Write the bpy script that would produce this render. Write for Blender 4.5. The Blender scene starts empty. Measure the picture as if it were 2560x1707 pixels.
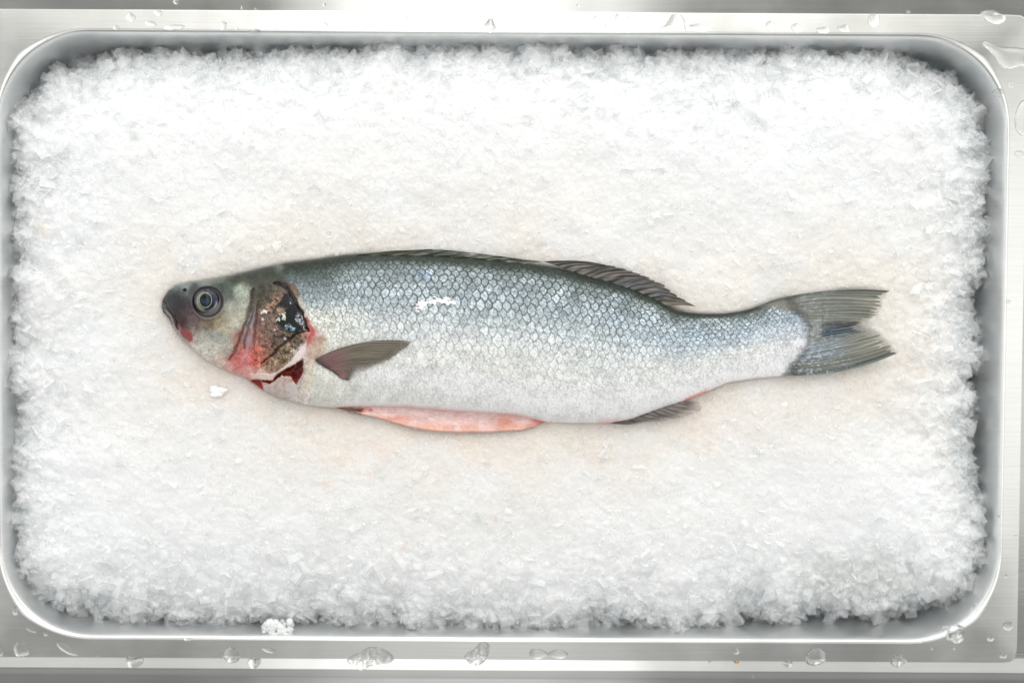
import bpy, math, random
import numpy as np
from mathutils import Vector
random.seed(7)
rng = np.random.default_rng(7)
scene = bpy.context.scene
COL = scene.collection

# ------------------------------------------------------------------ camera
W, HH = 2560.0, 1707.0
CH = 0.85                       # camera height (m)
TILT = math.radians(2.4)
FP = 4250.0                     # focal length in photo pixels
S = 0.0002                      # metres per photo pixel at the rim plane
camd = bpy.data.cameras.new('camera')
cam = bpy.data.objects.new('camera', camd); COL.objects.link(cam)
cam.location = (0, CH*math.tan(TILT), CH)
cam.rotation_euler = (-TILT, 0, 0)
camd.sensor_width = 36; camd.lens = 36*FP/W
camd.clip_start = 0.01; camd.clip_end = 50
camd.dof.use_dof = True; camd.dof.focus_distance = CH/math.cos(TILT)-0.028
camd.dof.aperture_fstop = 4.0
scene.camera = cam

ct, st = math.cos(-TILT), math.sin(-TILT)
CY = CH*math.tan(TILT)
def P(px, py, z):
    """point at height z seen at photo position (px, py)"""
    px = np.asarray(px, float); py = np.asarray(py, float); z = np.asarray(z, float)
    dx = (px-W/2)/FP; dy = -(py-HH/2)/FP
    wy = ct*dy + st          # rotate (dx,dy,-1) about x by -TILT
    wz = st*dy - ct
    t = (z-CH)/wz
    return np.stack([dx*t+0*z, CY+wy*t, z+0*t], -1)

# ------------------------------------------------------------------ noise
RT = rng.random((512, 512))
def vnoise(x, y, seed=0):
    xi = np.floor(x).astype(np.int64); yi = np.floor(y).astype(np.int64)
    fx = x-xi; fy = y-yi
    fx = fx*fx*fx*(fx*(fx*6-15)+10); fy = fy*fy*fy*(fy*(fy*6-15)+10)
    a = xi+seed*37; b = yi+seed*91
    g = lambda i, j: RT[i & 511, j & 511]
    return (g(a, b)*(1-fx)+g(a+1, b)*fx)*(1-fy)+(g(a, b+1)*(1-fx)+g(a+1, b+1)*fx)*fy*1.0
def fbm(x, y, oct=4, seed=0, gain=.5):
    s = 0; a = 1; n = 0
    for k in range(oct):
        s = s+a*(vnoise(x*2**k, y*2**k, seed+k*3)-.5); n += a; a *= gain
    return 2*s/n
def worley(x, y, seed=0):
    xi = np.floor(x).astype(np.int64); yi = np.floor(y).astype(np.int64)
    f1 = np.full(x.shape, 9.); f2 = np.full(x.shape, 9.); cid = np.zeros(x.shape)
    for di in (-1, 0, 1):
        for dj in (-1, 0, 1):
            i = xi+di; j = yi+dj
            cx = i+RT[(i+seed*17) & 511, (j+seed*5) & 511]; cy = j+RT[(i+seed*29+7) & 511, (j+seed*11+3) & 511]
            d = np.hypot(cx-x, cy-y); r = RT[(i+seed*3+50) & 511, (j+99) & 511]
            m = d < f1
            f2 = np.where(m, f1, np.minimum(f2, d)); cid = np.where(m, r, cid); f1 = np.where(m, d, f1)
    return f1, f2, cid
def sstep(a, b, x):
    t = np.clip((x-a)/(b-a), 0, 1); return t*t*(3-2*t)
def pl_dist(x, y, pts, closed=False):
    pts = list(pts)+([pts[0]] if closed else [])
    d = np.full(x.shape, 1e9)
    for (ax, ay), (bx, by) in zip(pts[:-1], pts[1:]):
        vx, vy = bx-ax, by-ay
        t = np.clip(((x-ax)*vx+(y-ay)*vy)/(vx*vx+vy*vy+1e-9), 0, 1)
        d = np.minimum(d, (x-ax-vx*t)**2+(y-ay-vy*t)**2)
    return np.sqrt(d)
def inside(x, y, pts):
    c = np.zeros(x.shape, bool); n = len(pts)
    for k in range(n):
        ax, ay = pts[k]; bx, by = pts[(k+1) % n]
        if ay == by: continue
        c ^= ((ay > y) != (by > y)) & (x < (bx-ax)*(y-ay)/(by-ay)+ax)
    return c
def sdf(x, y, pts):
    """positive inside"""
    d = pl_dist(x, y, pts, True); return np.where(inside(x, y, pts), d, -d)
def lin(c):
    c = np.asarray(c, float)/255.
    return np.where(c <= .04045, c/12.92, ((c+.055)/1.055)**2.4)
def curve(pts):
    p = np.array(pts, float)
    # Catmull style smoothing by dense resampling
    t = np.concatenate([[0], np.cumsum(np.hypot(*np.diff(p, axis=0).T))]); t /= t[-1]
    def f(u):
        return np.interp(u, t, p[:, 0]), np.interp(u, t, p[:, 1])
    return f

# ------------------------------------------------------------------ mesh helpers
def mesh_np(name, V, F, mat, parent=None, cols=None, alpha=None, smooth=True, extra=None):
    """V (n,3) ; F (m,3|4) int array"""
    me = bpy.data.meshes.new(name)
    V = np.ascontiguousarray(V, dtype=np.float32); F = np.ascontiguousarray(F, dtype=np.int32)
    k = F.shape[1]
    me.vertices.add(len(V)); me.vertices.foreach_set('co', V.ravel())
    me.loops.add(F.size); me.loops.foreach_set('vertex_index', F.ravel())
    me.polygons.add(len(F)); me.polygons.foreach_set('loop_start', np.arange(0, F.size, k, dtype=np.int32))
    me.polygons.foreach_set('loop_total', np.full(len(F), k, dtype=np.int32))
    me.polygons.foreach_set('use_smooth', np.full(len(F), smooth, dtype=bool))
    me.update(calc_edges=True)
    if cols is not None:
        a = me.attributes.new('col', 'FLOAT_COLOR', 'POINT')
        c = np.ones((len(V), 4), np.float32); c[:, :3] = cols
        if alpha is not None: c[:, 3] = alpha
        a.data.foreach_set('color', c.ravel())
    if extra is not None:
        for nm, arr in extra.items():
            a = me.attributes.new(nm, 'FLOAT', 'POINT'); a.data.foreach_set('value', np.ascontiguousarray(arr, np.float32))
    me.materials.append(mat); me.validate()
    o = bpy.data.objects.new(name, me); COL.objects.link(o)
    if parent: o.parent = parent
    return o
def grid_faces(nu, nv, wrap_v=False):
    i = np.arange(nu-1)[:, None]; j = np.arange(nv if wrap_v else nv-1)[None, :]
    j2 = (j+1) % nv
    return np.stack([i*nv+j, i*nv+j2, (i+1)*nv+j2, (i+1)*nv+j], -1).reshape(-1, 4)
def tag(o, label=None, cat=None, group=None, kind=None):
    if label: o['label'] = label
    if cat: o['category'] = cat
    if group: o['group'] = group
    if kind: o['kind'] = kind
    return o

# ------------------------------------------------------------------ materials
def newmat(name):
    m = bpy.data.materials.new(name); m.use_nodes = True
    nt = m.node_tree; b = nt.nodes['Principled BSDF']
    return m, nt, b
def N(nt, t, **kw):
    n = nt.nodes.new(t)
    for k, v in kw.items():
        if k in n.inputs: n.inputs[k].default_value = v
        else: setattr(n, k, v)
    return n
def L(nt, a, b): nt.links.new(a, b)

def steel(name, base, r0, r1, stain=False):
    m, nt, b = newmat(name)
    tc = N(nt, 'ShaderNodeTexCoord')
    mp = N(nt, 'ShaderNodeMapping'); mp.inputs['Scale'].default_value = (14, 900, 60)
    L(nt, tc.outputs['Object'], mp.inputs['Vector'])
    n1 = N(nt, 'ShaderNodeTexNoise', Scale=1.0, Detail=4.0); L(nt, mp.outputs[0], n1.inputs['Vector'])
    n2 = N(nt, 'ShaderNodeTexNoise', Scale=26.0, Detail=5.0); L(nt, tc.outputs['Object'], n2.inputs['Vector'])
    mr = N(nt, 'ShaderNodeMapRange'); mr.inputs[3].default_value = r0; mr.inputs[4].default_value = r1
    mr.inputs[1].default_value = .35; mr.inputs[2].default_value = .7
    L(nt, n2.outputs[0], mr.inputs[0]); L(nt, mr.outputs[0], b.inputs['Roughness'])
    cr = N(nt, 'ShaderNodeValToRGB')
    cr.color_ramp.elements[0].position = .3; cr.color_ramp.elements[0].color = [c*.86 for c in base]+[1]
    cr.color_ramp.elements[1].position = .7; cr.color_ramp.elements[1].color = list(base)+[1]
    mix = N(nt, 'ShaderNodeMath', operation='ADD'); mul = N(nt, 'ShaderNodeMath', operation='MULTIPLY'); mul.inputs[1].default_value = .35
    L(nt, n1.outputs[0], mul.inputs[0])
    mul2 = N(nt, 'ShaderNodeMath', operation='MULTIPLY'); mul2.inputs[1].default_value = .65
    L(nt, n2.outputs[0], mul2.inputs[0]); L(nt, mul.outputs[0], mix.inputs[0]); L(nt, mul2.outputs[0], mix.inputs[1])
    L(nt, mix.outputs[0], cr.inputs[0])
    L(nt, cr.outputs[0], b.inputs['Base Color'])
    b.inputs['Metallic'].default_value = 1
    bp = N(nt, 'ShaderNodeBump', Strength=.03, Distance=.0004); L(nt, n1.outputs[0], bp.inputs['Height'])
    n3 = N(nt, 'ShaderNodeTexNoise', Scale=9.0, Detail=2.0); L(nt, tc.outputs['Object'], n3.inputs['Vector'])
    bp2 = N(nt, 'ShaderNodeBump', Strength=.10, Distance=.01); L(nt, n3.outputs[0], bp2.inputs['Height']); L(nt, bp2.outputs[0], bp.inputs['Normal'])
    L(nt, bp.outputs[0], b.inputs['Normal'])
    return m
M_pan = steel('pan_steel', (.78, .785, .76), .14, .24)
M_wall = steel('pan_wall_steel', (.92, .935, .93), .40, .52)
M_counter = steel('counter_steel', (.60, .61, .585), .07, .14)

def attr_mat(name, rough=.35, coat=.3, coatr=.1, metal=0., sss=0., spec=.5, alpha=False, transl=0., grain=0., bump=0.):
    m, nt, b = newmat(name)
    at = N(nt, 'ShaderNodeAttribute', attribute_name='col')
    src = at.outputs['Color']
    if grain:
        tc = N(nt, 'ShaderNodeTexCoord'); nz = N(nt, 'ShaderNodeTexNoise', Scale=1400.0, Detail=2.0, Roughness=.7)
        L(nt, tc.outputs['Object'], nz.inputs['Vector'])
        mr = N(nt, 'ShaderNodeMapRange'); mr.inputs[1].default_value = .25; mr.inputs[2].default_value = .75
        mr.inputs[3].default_value = 1-grain; mr.inputs[4].default_value = 1+grain
        L(nt, nz.outputs[0], mr.inputs[0])
        vm = N(nt, 'ShaderNodeVectorMath', operation='SCALE'); L(nt, src, vm.inputs[0]); L(nt, mr.outputs[0], vm.inputs['Scale'])
        src = vm.outputs[0]
        if bump:
            bp = N(nt, 'ShaderNodeBump', Strength=bump, Distance=.0004); L(nt, nz.outputs[0], bp.inputs['Height']); L(nt, bp.outputs[0], b.inputs['Normal'])
    L(nt, src, b.inputs['Base Color'])
    b.inputs['Roughness'].default_value = rough; b.inputs['Metallic'].default_value = metal
    b.inputs['Coat Weight'].default_value = coat; b.inputs['Coat Roughness'].default_value = coatr
    b.inputs['Specular IOR Level'].default_value = spec
    if sss:
        b.inputs['Subsurface Weight'].default_value = sss; b.inputs['Subsurface Scale'].default_value = .002
    if alpha: L(nt, at.outputs['Alpha'], b.inputs['Alpha'])
    if transl:
        out = nt.nodes['Material Output']; tr = N(nt, 'ShaderNodeBsdfTranslucent'); L(nt, src, tr.inputs['Color'])
        mx = N(nt, 'ShaderNodeMixShader'); mx.inputs[0].default_value = transl
        L(nt, b.outputs[0], mx.inputs[1]); L(nt, tr.outputs[0], mx.inputs[2]); L(nt, mx.outputs[0], out.inputs[0])
    return m
M_skin = attr_mat('fish_skin', rough=.36, coat=.14, coatr=.22, metal=.0, spec=.20, grain=.15, bump=.3)
M_fin = attr_mat('fin_membrane', rough=.38, coat=.3, alpha=True, grain=.10)
M_flesh = attr_mat('fish_flesh', rough=.38, coat=.2, coatr=.12, sss=.0, grain=.10, bump=.2)
M_eye = attr_mat('eye_wet', rough=.10, coat=0., coatr=.02, spec=.35)

# --- ice
def ice_base_mat():
    m, nt, b = newmat('crushed_ice')
    at = N(nt, 'ShaderNodeAttribute', attribute_name='col')
    L(nt, at.outputs['Color'], b.inputs['Base Color'])
    tc = N(nt, 'ShaderNodeTexCoord')
    nz = N(nt, 'ShaderNodeTexNoise', Scale=900.0, Detail=3.0, Roughness=.65); L(nt, tc.outputs['Object'], nz.inputs['Vector'])
    vo = N(nt, 'ShaderNodeTexVoronoi', Scale=520.0); L(nt, tc.outputs['Object'], vo.inputs['Vector'])
    ad = N(nt, 'ShaderNodeMath', operation='ADD'); L(nt, nz.outputs[0], ad.inputs[0]); L(nt, vo.outputs[0], ad.inputs[1])
    bp = N(nt, 'ShaderNodeBump', Strength=.12, Distance=.0006); L(nt, ad.outputs[0], bp.inputs['Height']); L(nt, bp.outputs[0], b.inputs['Normal'])
    b.inputs['Roughness'].default_value = .28
    b.inputs['IOR'].default_value = 1.31
    b.inputs['Subsurface Weight'].default_value = 1
    b.inputs['Subsurface Radius'].default_value = (1, 1.05, 1.1)
    b.inputs['Subsurface Scale'].default_value = .0065
    return m
M_ice = ice_base_mat()
def shard_mat(name, clear, rough=.08):
    m, nt, b = newmat(name); out = nt.nodes['Material Output']; nt.nodes.remove(b)
    fr = N(nt, 'ShaderNodeFresnel', IOR=1.5)
    gl = N(nt, 'ShaderNodeBsdfGlossy', Roughness=rough)
    tr = N(nt, 'ShaderNodeBsdfTransparent'); tr.inputs[0].default_value = (.985, .99, .99, 1)
    lw = N(nt, 'ShaderNodeLayerWeight', Blend=.5); fmr = N(nt, 'ShaderNodeMapRange'); fmr.inputs[1].default_value = .0; fmr.inputs[2].default_value = .75
    fmr.inputs[3].default_value = clear; fmr.inputs[4].default_value = clear-.72; L(nt, lw.outputs['Facing'], fmr.inputs[0])
    tl = N(nt, 'ShaderNodeBsdfTranslucent'); tl.inputs[0].default_value = (.98, .985, .99, 1)
    df = N(nt, 'ShaderNodeBsdfDiffuse'); df.inputs[0].default_value = (.97, .98, .985, 1)
    m1 = N(nt, 'ShaderNodeMixShader'); m1.inputs[0].default_value = .82; L(nt, tl.outputs[0], m1.inputs[1]); L(nt, df.outputs[0], m1.inputs[2])
    ge0 = N(nt, 'ShaderNodeNewGeometry'); mxm = N(nt, 'ShaderNodeMath', operation='MAXIMUM'); L(nt, fmr.outputs[0], mxm.inputs[0]); L(nt, ge0.outputs['Backfacing'], mxm.inputs[1])
    m2 = N(nt, 'ShaderNodeMixShader'); L(nt, mxm.outputs[0], m2.inputs[0]); L(nt, m1.outputs[0], m2.inputs[1]); L(nt, tr.outputs[0], m2.inputs[2])
    ge = N(nt, 'ShaderNodeNewGeometry'); inv = N(nt, 'ShaderNodeMath', operation='SUBTRACT'); inv.inputs[0].default_value = 1; L(nt, ge.outputs['Backfacing'], inv.inputs[1])
    fm = N(nt, 'ShaderNodeMath', operation='MULTIPLY'); L(nt, fr.outputs[0], fm.inputs[0]); L(nt, inv.outputs[0], fm.inputs[1])
    m3 = N(nt, 'ShaderNodeMixShader'); L(nt, fm.outputs[0], m3.inputs[0]); L(nt, m2.outputs[0], m3.inputs[1]); L(nt, gl.outputs[0], m3.inputs[2])
    L(nt, m3.outputs[0], out.inputs[0])
    return m
M_shard = shard_mat('ice_grain', .45)
M_shard_clear = shard_mat('ice_shard_clear', .80, .03)
def grain_mat():
    m, nt, b = newmat('ice_grain_white'); out = nt.nodes['Material Output']
    at = N(nt, 'ShaderNodeAttribute', attribute_name='col'); L(nt, at.outputs['Color'], b.inputs['Base Color'])
    b.inputs['Roughness'].default_value = .16; b.inputs['IOR'].default_value = 1.31
    tr = N(nt, 'ShaderNodeBsdfTransparent'); ge0 = N(nt, 'ShaderNodeNewGeometry'); mxm = N(nt, 'ShaderNodeMath', operation='MAXIMUM'); mxm.inputs[0].default_value = .5; L(nt, ge0.outputs['Backfacing'], mxm.inputs[1]); mx = N(nt, 'ShaderNodeMixShader'); L(nt, mxm.outputs[0], mx.inputs[0])
    L(nt, b.outputs[0], mx.inputs[1]); L(nt, tr.outputs[0], mx.inputs[2]); L(nt, mx.outputs[0], out.inputs[0])
    return m
M_grain = grain_mat()
def water_mat(name, rough, ior):
    m, nt, b = newmat(name)
    b.inputs['Base Color'].default_value = (.985, .99, .99, 1)
    b.inputs['Transmission Weight'].default_value = 1; b.inputs['Roughness'].default_value = rough; b.inputs['IOR'].default_value = ior
    return m
M_water = water_mat('water', 0.0, 1.33)
nt = M_water.node_tree; tr = N(nt, 'ShaderNodeBsdfTransparent'); mx = N(nt, 'ShaderNodeMixShader'); mx.inputs[0].default_value = .3
L(nt, nt.nodes['Principled BSDF'].outputs[0], mx.inputs[1]); L(nt, tr.outputs[0], mx.inputs[2]); L(nt, mx.outputs[0], nt.nodes['Material Output'].inputs[0])
def chunk_mat():
    m = water_mat('melting_ice', .02, 1.31); nt = m.node_tree; b = nt.nodes['Principled BSDF']
    tc = N(nt, 'ShaderNodeTexCoord'); nz = N(nt, 'ShaderNodeTexNoise', Scale=300.0, Detail=2.0); L(nt, tc.outputs['Object'], nz.inputs['Vector'])
    bp = N(nt, 'ShaderNodeBump', Strength=.4, Distance=.001); L(nt, nz.outputs[0], bp.inputs['Height']); L(nt, bp.outputs[0], b.inputs['Normal'])
    tr = N(nt, 'ShaderNodeBsdfTransparent'); mx = N(nt, 'ShaderNodeMixShader'); mx.inputs[0].default_value = .5
    L(nt, b.outputs[0], mx.inputs[1]); L(nt, tr.outputs[0], mx.inputs[2]); L(nt, mx.outputs[0], nt.nodes['Material Output'].inputs[0])
    return m
M_chunk = chunk_mat()
def plain(name, c, rough=.5):
    m, nt, b = newmat(name); b.inputs['Base Color'].default_value = list(c)+[1]; b.inputs['Roughness'].default_value = rough
    return m

# ------------------------------------------------------------------ steel pan
PROT = -math.radians(.33)
pc, ps = math.cos(PROT), math.sin(PROT)
CX0, CY0 = 1253.0, 846.0
pcen = P(CX0, CY0, 0.)
def pan_world(lx, ly, z):
    """local pan coordinates in metres (y up) -> world"""
    return np.stack([pcen[0]+pc*lx-ps*ly, pcen[1]+ps*lx+pc*ly, z+0*lx], -1)
HXI, HYI, RI = 1259*S, 759*S, 232*S
HXO, HYO = 1306*S, 811*S
NA, NSX, NSY = 40, 40, 26
def rim_ring(off, to_outer=None, extra=0.):
    """ring round the opening, offset outwards by off; to_outer 0..1 blends to the square outer edge"""
    pts = []
    hx, hy, r = HXI+off, HYI+off, RI+off
    for q, (sx, sy, a0) in enumerate([(1, 1, 0), (-1, 1, 90), (-1, -1, 180), (1, -1, 270)]):
        cx, cy = sx*(HXI-RI), sy*(HYI-RI)
        X = HXO+extra-(HXI-RI); Y = HYO+extra-(HYI-RI)
        for k in range(NA+1):
            a = math.radians(a0+90*k/NA); c, s_ = math.cos(a), math.sin(a)
            p = (cx+c*r, cy+s_*r)
            if to_outer is not None:
                t = ((abs(c)/X)**26+(abs(s_)/Y)**26)**(-1/26)
                o = (cx+c*t, cy+s_*t)
                p = (p[0]*(1-to_outer)+o[0]*to_outer, p[1]*(1-to_outer)+o[1]*to_outer)
            pts.append(p)
        # straight run to the next corner
        nxt = {0: (-1, 1), 1: (-1, -1), 2: (1, -1), 3: (1, 1)}[q]
        last = pts[-1]; n = NSX if q in (0, 2) else NSY
        if q in (0, 2): end = (nxt[0]*(HXI-RI), last[1])
        else: end = (last[0], nxt[1]*(HYI-RI))
        for k in range(1, n):
            t = k/n; pts.append((last[0]*(1-t)+end[0]*t, last[1]*(1-t)+end[1]*t))
    return np.array(pts)
FT = math.tan(math.radians(5.5))
prof = []
for o, z in [(-200, -.0648), (-92, -.0645), (-78, -.0620), (-66, -.056), (-54, -.042), (-43, -.030), (-33, -.0205), (-22, -.0115), (-14, -.0058), (-9.5, -.0030), (-6.5, -.0015), (-3, -.0005), (0, -.0001)]:
    prof.append((rim_ring(o*S), z))
base_ring = rim_ring(0)
for t in (.12, .5, .9, .985, .996):
    w = 50*S*t; prof.append((rim_ring(0, t), -w*FT-.0001))
prof.append((rim_ring(0, 1.0), -50*S*FT-.00012)); prof.append((rim_ring(0, 1.0, .00012), -50*S*FT-.0004)); prof.append((rim_ring(0, 1.0, .00012), -.0055))
V = np.concatenate([pan_world(r[:, 0], r[:, 1], np.full(len(r), z)) for r, z in prof])
n = len(prof[0][0])
F = grid_faces(len(prof), n, True)[:, ::-1]
floor_idx = len(V)
V = np.concatenate([V, pan_world(np.array([0.]), np.array([0.]), np.array([-.065]))])
F = np.concatenate([F, np.array([[floor_idx, (k+1) % n, k, k] for k in range(n)])])
F4 = F[:-n]; 
pan = mesh_np('steel_pan', V, F4, M_pan)
tag(pan, 'shallow stainless steel pan with rounded corners and a flat rim, full of crushed ice', 'pan')
# pan floor (same mesh kept simple: one n-gon of the first ring)
import bmesh
bm = bmesh.new(); bm.from_mesh(pan.data); bm.verts.ensure_lookup_table()
bm.faces.new([bm.verts[k] for k in range(n)]); bmesh.ops.recalc_face_normals(bm, faces=bm.faces)
lo = [v for v in bm.verts if not v.link_faces]
bmesh.ops.delete(bm, geom=lo, context='VERTS')
pan.data.materials.append(M_wall)
for f in bm.faces:
    f.smooth = True
    if f.calc_center_median().z < -.0009 and max(abs((f.calc_center_median()-Vector(pcen)).x)/HXO, abs((f.calc_center_median()-Vector(pcen)).y)/HYO) < .972: f.material_index = 1
bm.to_mesh(pan.data); bm.free()

# ------------------------------------------------------------------ counter round the pan
def strip(xs, ys, zf):
    X, Y = np.meshgrid(np.array(xs, float), np.array(ys, float), indexing='ij')
    Z = zf(X, Y)
    v = pan_world(X.ravel()*S, Y.ravel()*S, Z.ravel())
    return v, grid_faces(len(xs), len(ys))
yb = -(1651-846)
parts = []
xs = np.linspace(-2600, 2600, 60)
def ztop(X, Y): return np.full(X.shape, -.0056)
parts.append(strip(xs, np.linspace(795, 2200, 12), ztop))
def zbot(X, Y):
    d = (yb+3)-Y            # px below the rim edge
    return -.0045+np.clip((d-2)/36, 0, 1)*.0010*(d > 0) - 0.0*d
parts.append(strip(xs, [yb+12, yb+2, yb-1, yb-12, yb-34, yb-37, yb-40, yb-44, yb-60, yb-300, yb-1200],
                   lambda X, Y: np.interp(-(Y-yb), [-12, -2, 1, 12, 34, 37, 40, 44, 60, 300, 1200],
                                          [-.00432, -.00432, -.0043, -.00408, -.00365, -.00360, -.00370, -.0042, -.0045, -.0045, -.0045])))
parts.append(strip(np.linspace(-2600, -1296, 8), np.linspace(yb+12, 795, 12), ztop))
parts.append(strip(np.linspace(1296, 2600, 8), np.linspace(yb+12, 795, 12), ztop))
VV = []; FF = []; k = 0
for v, f in parts: VV.append(v); FF.append(f+k); k += len(v)
counter = mesh_np('counter', np.concatenate(VV), np.concatenate(FF), M_counter)
tag(counter, 'brushed steel counter top framing the pan', 'counter', kind='structure')

# ------------------------------------------------------------------ fish outline
TOP = np.array([(404, 768), (405.5, 752), (411, 741), (422, 726), (441.7, 713.6), (472.6, 706.6), (506, 702), (542.7, 696.8), (576, 689.8), (618.5, 678.6),
    (660.6, 668.7), (702.7, 658.5), (745, 653), (794, 647), (856, 637.5), (903, 634), (965, 635), (1012, 635), (1080, 636), (1143, 639.5), (1223, 646), (1312, 656),
    (1400, 669), (1459, 686), (1517, 701), (1576, 719), (1635, 743), (1664, 760), (1693, 775), (1722, 781), (1767, 784), (1811, 783.7), (1852, 778), (1881, 770.6),
    (1907, 759.7), (1933, 750), (1963, 742.4), (2004, 741), (2060, 737)])
BOT = np.array([(404, 768), (408, 782), (422, 796), (433, 816), (450, 841), (470, 858), (492, 880), (514.7, 898.8), (548, 917), (576, 929.7), (613, 943), (641, 962),
    (660.6, 977), (689, 990), (717, 998), (764, 1012), (834, 1018.7), (919, 1016), (1012, 1017), (1075, 1023), (1140, 1028), (1223, 1033.7), (1287, 1037), (1338, 1048),
    (1360, 1054), (1430, 1057), (1526, 1057), (1576, 1048), (1605, 1037), (1664, 1016), (1717, 1000), (1752, 986), (1796, 966), (1820, 956), (1863, 949.4), (1907, 944), (1961, 939), (2011, 935), (2060, 930)])
def smooth_interp(pts):
    xs = np.linspace(404, 2060, 1657); ys = np.interp(xs, pts[:, 0], pts[:, 1])
    ker = np.hanning(19); ker /= ker.sum()
    yp = np.pad(ys, 9, mode='edge'); sm = np.convolve(yp, ker, 'valid')
    w = sstep(430, 470, xs)
    ys = ys*(1-w)+sm*w
    return lambda x: np.interp(x, xs, ys)
topf, botf = smooth_interp(TOP), smooth_interp(BOT)
ZF = 0.0125
def half_thick(x):
    h = (botf(x)-topf(x))
    k = np.interp(x, [404, 430, 480, 560, 700, 900, 1300, 1600, 1800, 1920, 2000, 2060], [.30, .30, .27, .24, .20, .18, .18, .175, .15, .10, .05, .018])
    return h*k*S
BODY_POLY = [tuple(p) for p in TOP]+[tuple(p) for p in BOT[::-1]]
def bodyz(x, y):
    """height of the bare flank above the table at photo position"""
    t, b = topf(x), botf(x); w = np.clip(2*(y-t)/(b-t+1e-6)-1, -1, 1)
    return ZF+half_thick(x)*np.clip(1-np.abs(w)**2, 0, 1)**.47

def z1(u, v): return (380+u/3.564, 600+v/3.564)     # first zoom window -> photo px
def Z1(l): return [z1(*p) for p in l]
def z2(u, v): return (700+u/3.2, 600+v/3.2)
def Z2(l): return [z2(*p) for p in l]

# colour samples over the head (zoom coordinates, sRGB); upper edge has its specular shine painted in
HS = [(100,600,95,98,94),(130,530,60,66,66),(200,430,98,110,106),(300,400,125,135,130),(450,385,128,136,130),(600,360,108,118,108),(750,350,60,66,56),(900,330,62,68,60),(1050,290,62,66,56),
(1130,230,105,115,108),(200,500,48,50,52),(250,580,52,50,54),(210,640,60,52,54),(300,620,80,66,70),(350,700,105,88,88),(250,720,80,55,58),(400,440,60,66,68),(620,420,62,70,64),
(680,480,92,100,92),(700,600,160,160,150),(780,450,158,168,152),(860,480,176,184,168),(850,580,192,194,180),(600,740,150,138,110),(500,760,122,110,92),(420,760,128,112,106),(650,800,176,170,150),
(750,750,186,184,168),(800,680,182,182,162),(450,850,168,166,156),(550,850,158,162,154),(650,900,170,172,162),(700,950,180,174,164),(400,880,180,172,160),(450,950,206,204,192),(550,980,200,198,186),(650,1000,186,180,168),
(500,1050,214,204,194),(600,1100,222,196,186),(690,1150,224,166,156),(400,960,215,205,198),(900,480,66,62,56),(880,600,84,80,74),(930,380,70,74,64),(870,700,140,138,140),(840,860,160,134,142),(790,850,152,104,94),(760,950,188,112,102),
(740,1040,204,108,102),(800,1100,214,124,118),(850,1150,225,170,165),(850,1050,226,134,140),(900,1080,210,98,88),(940,1000,204,112,98),(920,850,168,112,98),(930,700,112,84,78),(1080,560,158,124,104),(1150,480,112,90,76),
(1020,800,124,100,90),(1020,900,136,104,92),(1060,1000,138,100,86),(980,1080,196,118,98),(1100,800,126,104,94),(1150,880,118,100,88),(950,560,82,70,56),(1000,480,62,62,48),(1050,400,76,76,62),(1200,400,84,82,80),
(1130,330,70,74,60),(1300,900,104,88,70),(1200,980,122,102,76),(1150,1040,138,116,88),(1100,1130,150,124,102),(1050,1150,172,136,116),(980,1190,214,190,176),(1440,810,206,134,128),(1410,870,192,124,118),(1500,880,180,146,130),
(1450,950,192,168,152),(1400,1010,200,168,158),(1340,980,206,196,200),(1300,1040,220,214,214),(1480,1000,190,172,152),(1480,830,214,206,198),(1400,560,222,218,206),(1450,700,226,222,214),(1540,800,210,204,194),
(1350,520,190,186,168),(1400,1150,206,196,180),(1400,1300,210,200,186),(1400,1400,220,212,205),(1550,1100,205,200,188),(1560,1300,215,210,200),(1330,460,120,110,95),(1560,950,205,195,182),(1540,560,200,206,202)]
HP = np.array([(380+a/3.564, 600+b/3.564) for a, b, *_ in HS]); HC = np.array([c[2:] for c in HS], float); HC = HC*(.80+.20*np.clip(HC.mean(1)/200, 0, 1))[:, None]

LAT = [(760, 742), (850, 758), (950, 776), (1080, 802), (1250, 818), (1400, 838), (1550, 858), (1700, 868), (1850, 862), (2040, 838)]
OPERC_EDGE = Z1([(1090, 385), (1160, 395), (1230, 455), (1290, 550), (1345, 650), (1385, 755), (1400, 810)])
MOUTH = Z1([(205, 700), (260, 757), (330, 800), (372, 850), (362, 905), (325, 922), (275, 870), (235, 800)])
BLACKP = Z1([(1175, 500), (1215, 470), (1290, 560), (1325, 620), (1345, 700), (1392, 790), (1300, 828), (1255, 835), (1180, 792), (1115, 745), (1110, 690), (1180, 650), (1195, 610), (1130, 585), (1150, 550)])
SILVER = Z1([(1292, 622), (1330, 660), (1365, 745), (1372, 800), (1310, 765), (1265, 700)])
SUBLINE = Z1([(1395, 812), (1290, 832), (1200, 905), (1100, 992), (980, 1100)])
OPLOW = Z1([(1395, 880), (1345, 985), (1270, 1085), (1180, 1165), (1110, 1200)])
GAP = Z1([(1112, 1200), (1180, 1162), (1275, 1112), (1348, 1062), (1345, 1160), (1312, 1245), (1285, 1292), (1240, 1215), (1150, 1205), (1105, 1245), (1060, 1275), (975, 1262), (1000, 1350), (925, 1292), (848, 1232), (960, 1245), (1080, 1256)])
OPLIP = Z1([(830, 1190), (920, 1190), (1040, 1190), (1110, 1170), (1230, 1080), (1330, 960), (1375, 900), (1385, 950), (1340, 1060), (1270, 1115), (1180, 1160), (1112, 1195), (1090, 1250), (1000, 1250), (900, 1232)])
PREOP = Z1([(925, 600), (905, 700), (880, 850), (850, 980), (815, 1120)])
PREOP2 = Z1([(905, 430), (890, 560), (850, 700), (790, 850), (745, 960), (690, 1070)])
CAVEDGE = [(834, 1018.7), (1012, 1017), (1140, 1028), (1287, 1037), (1360, 1054)]
NN = np.random.default_rng(3)

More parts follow.
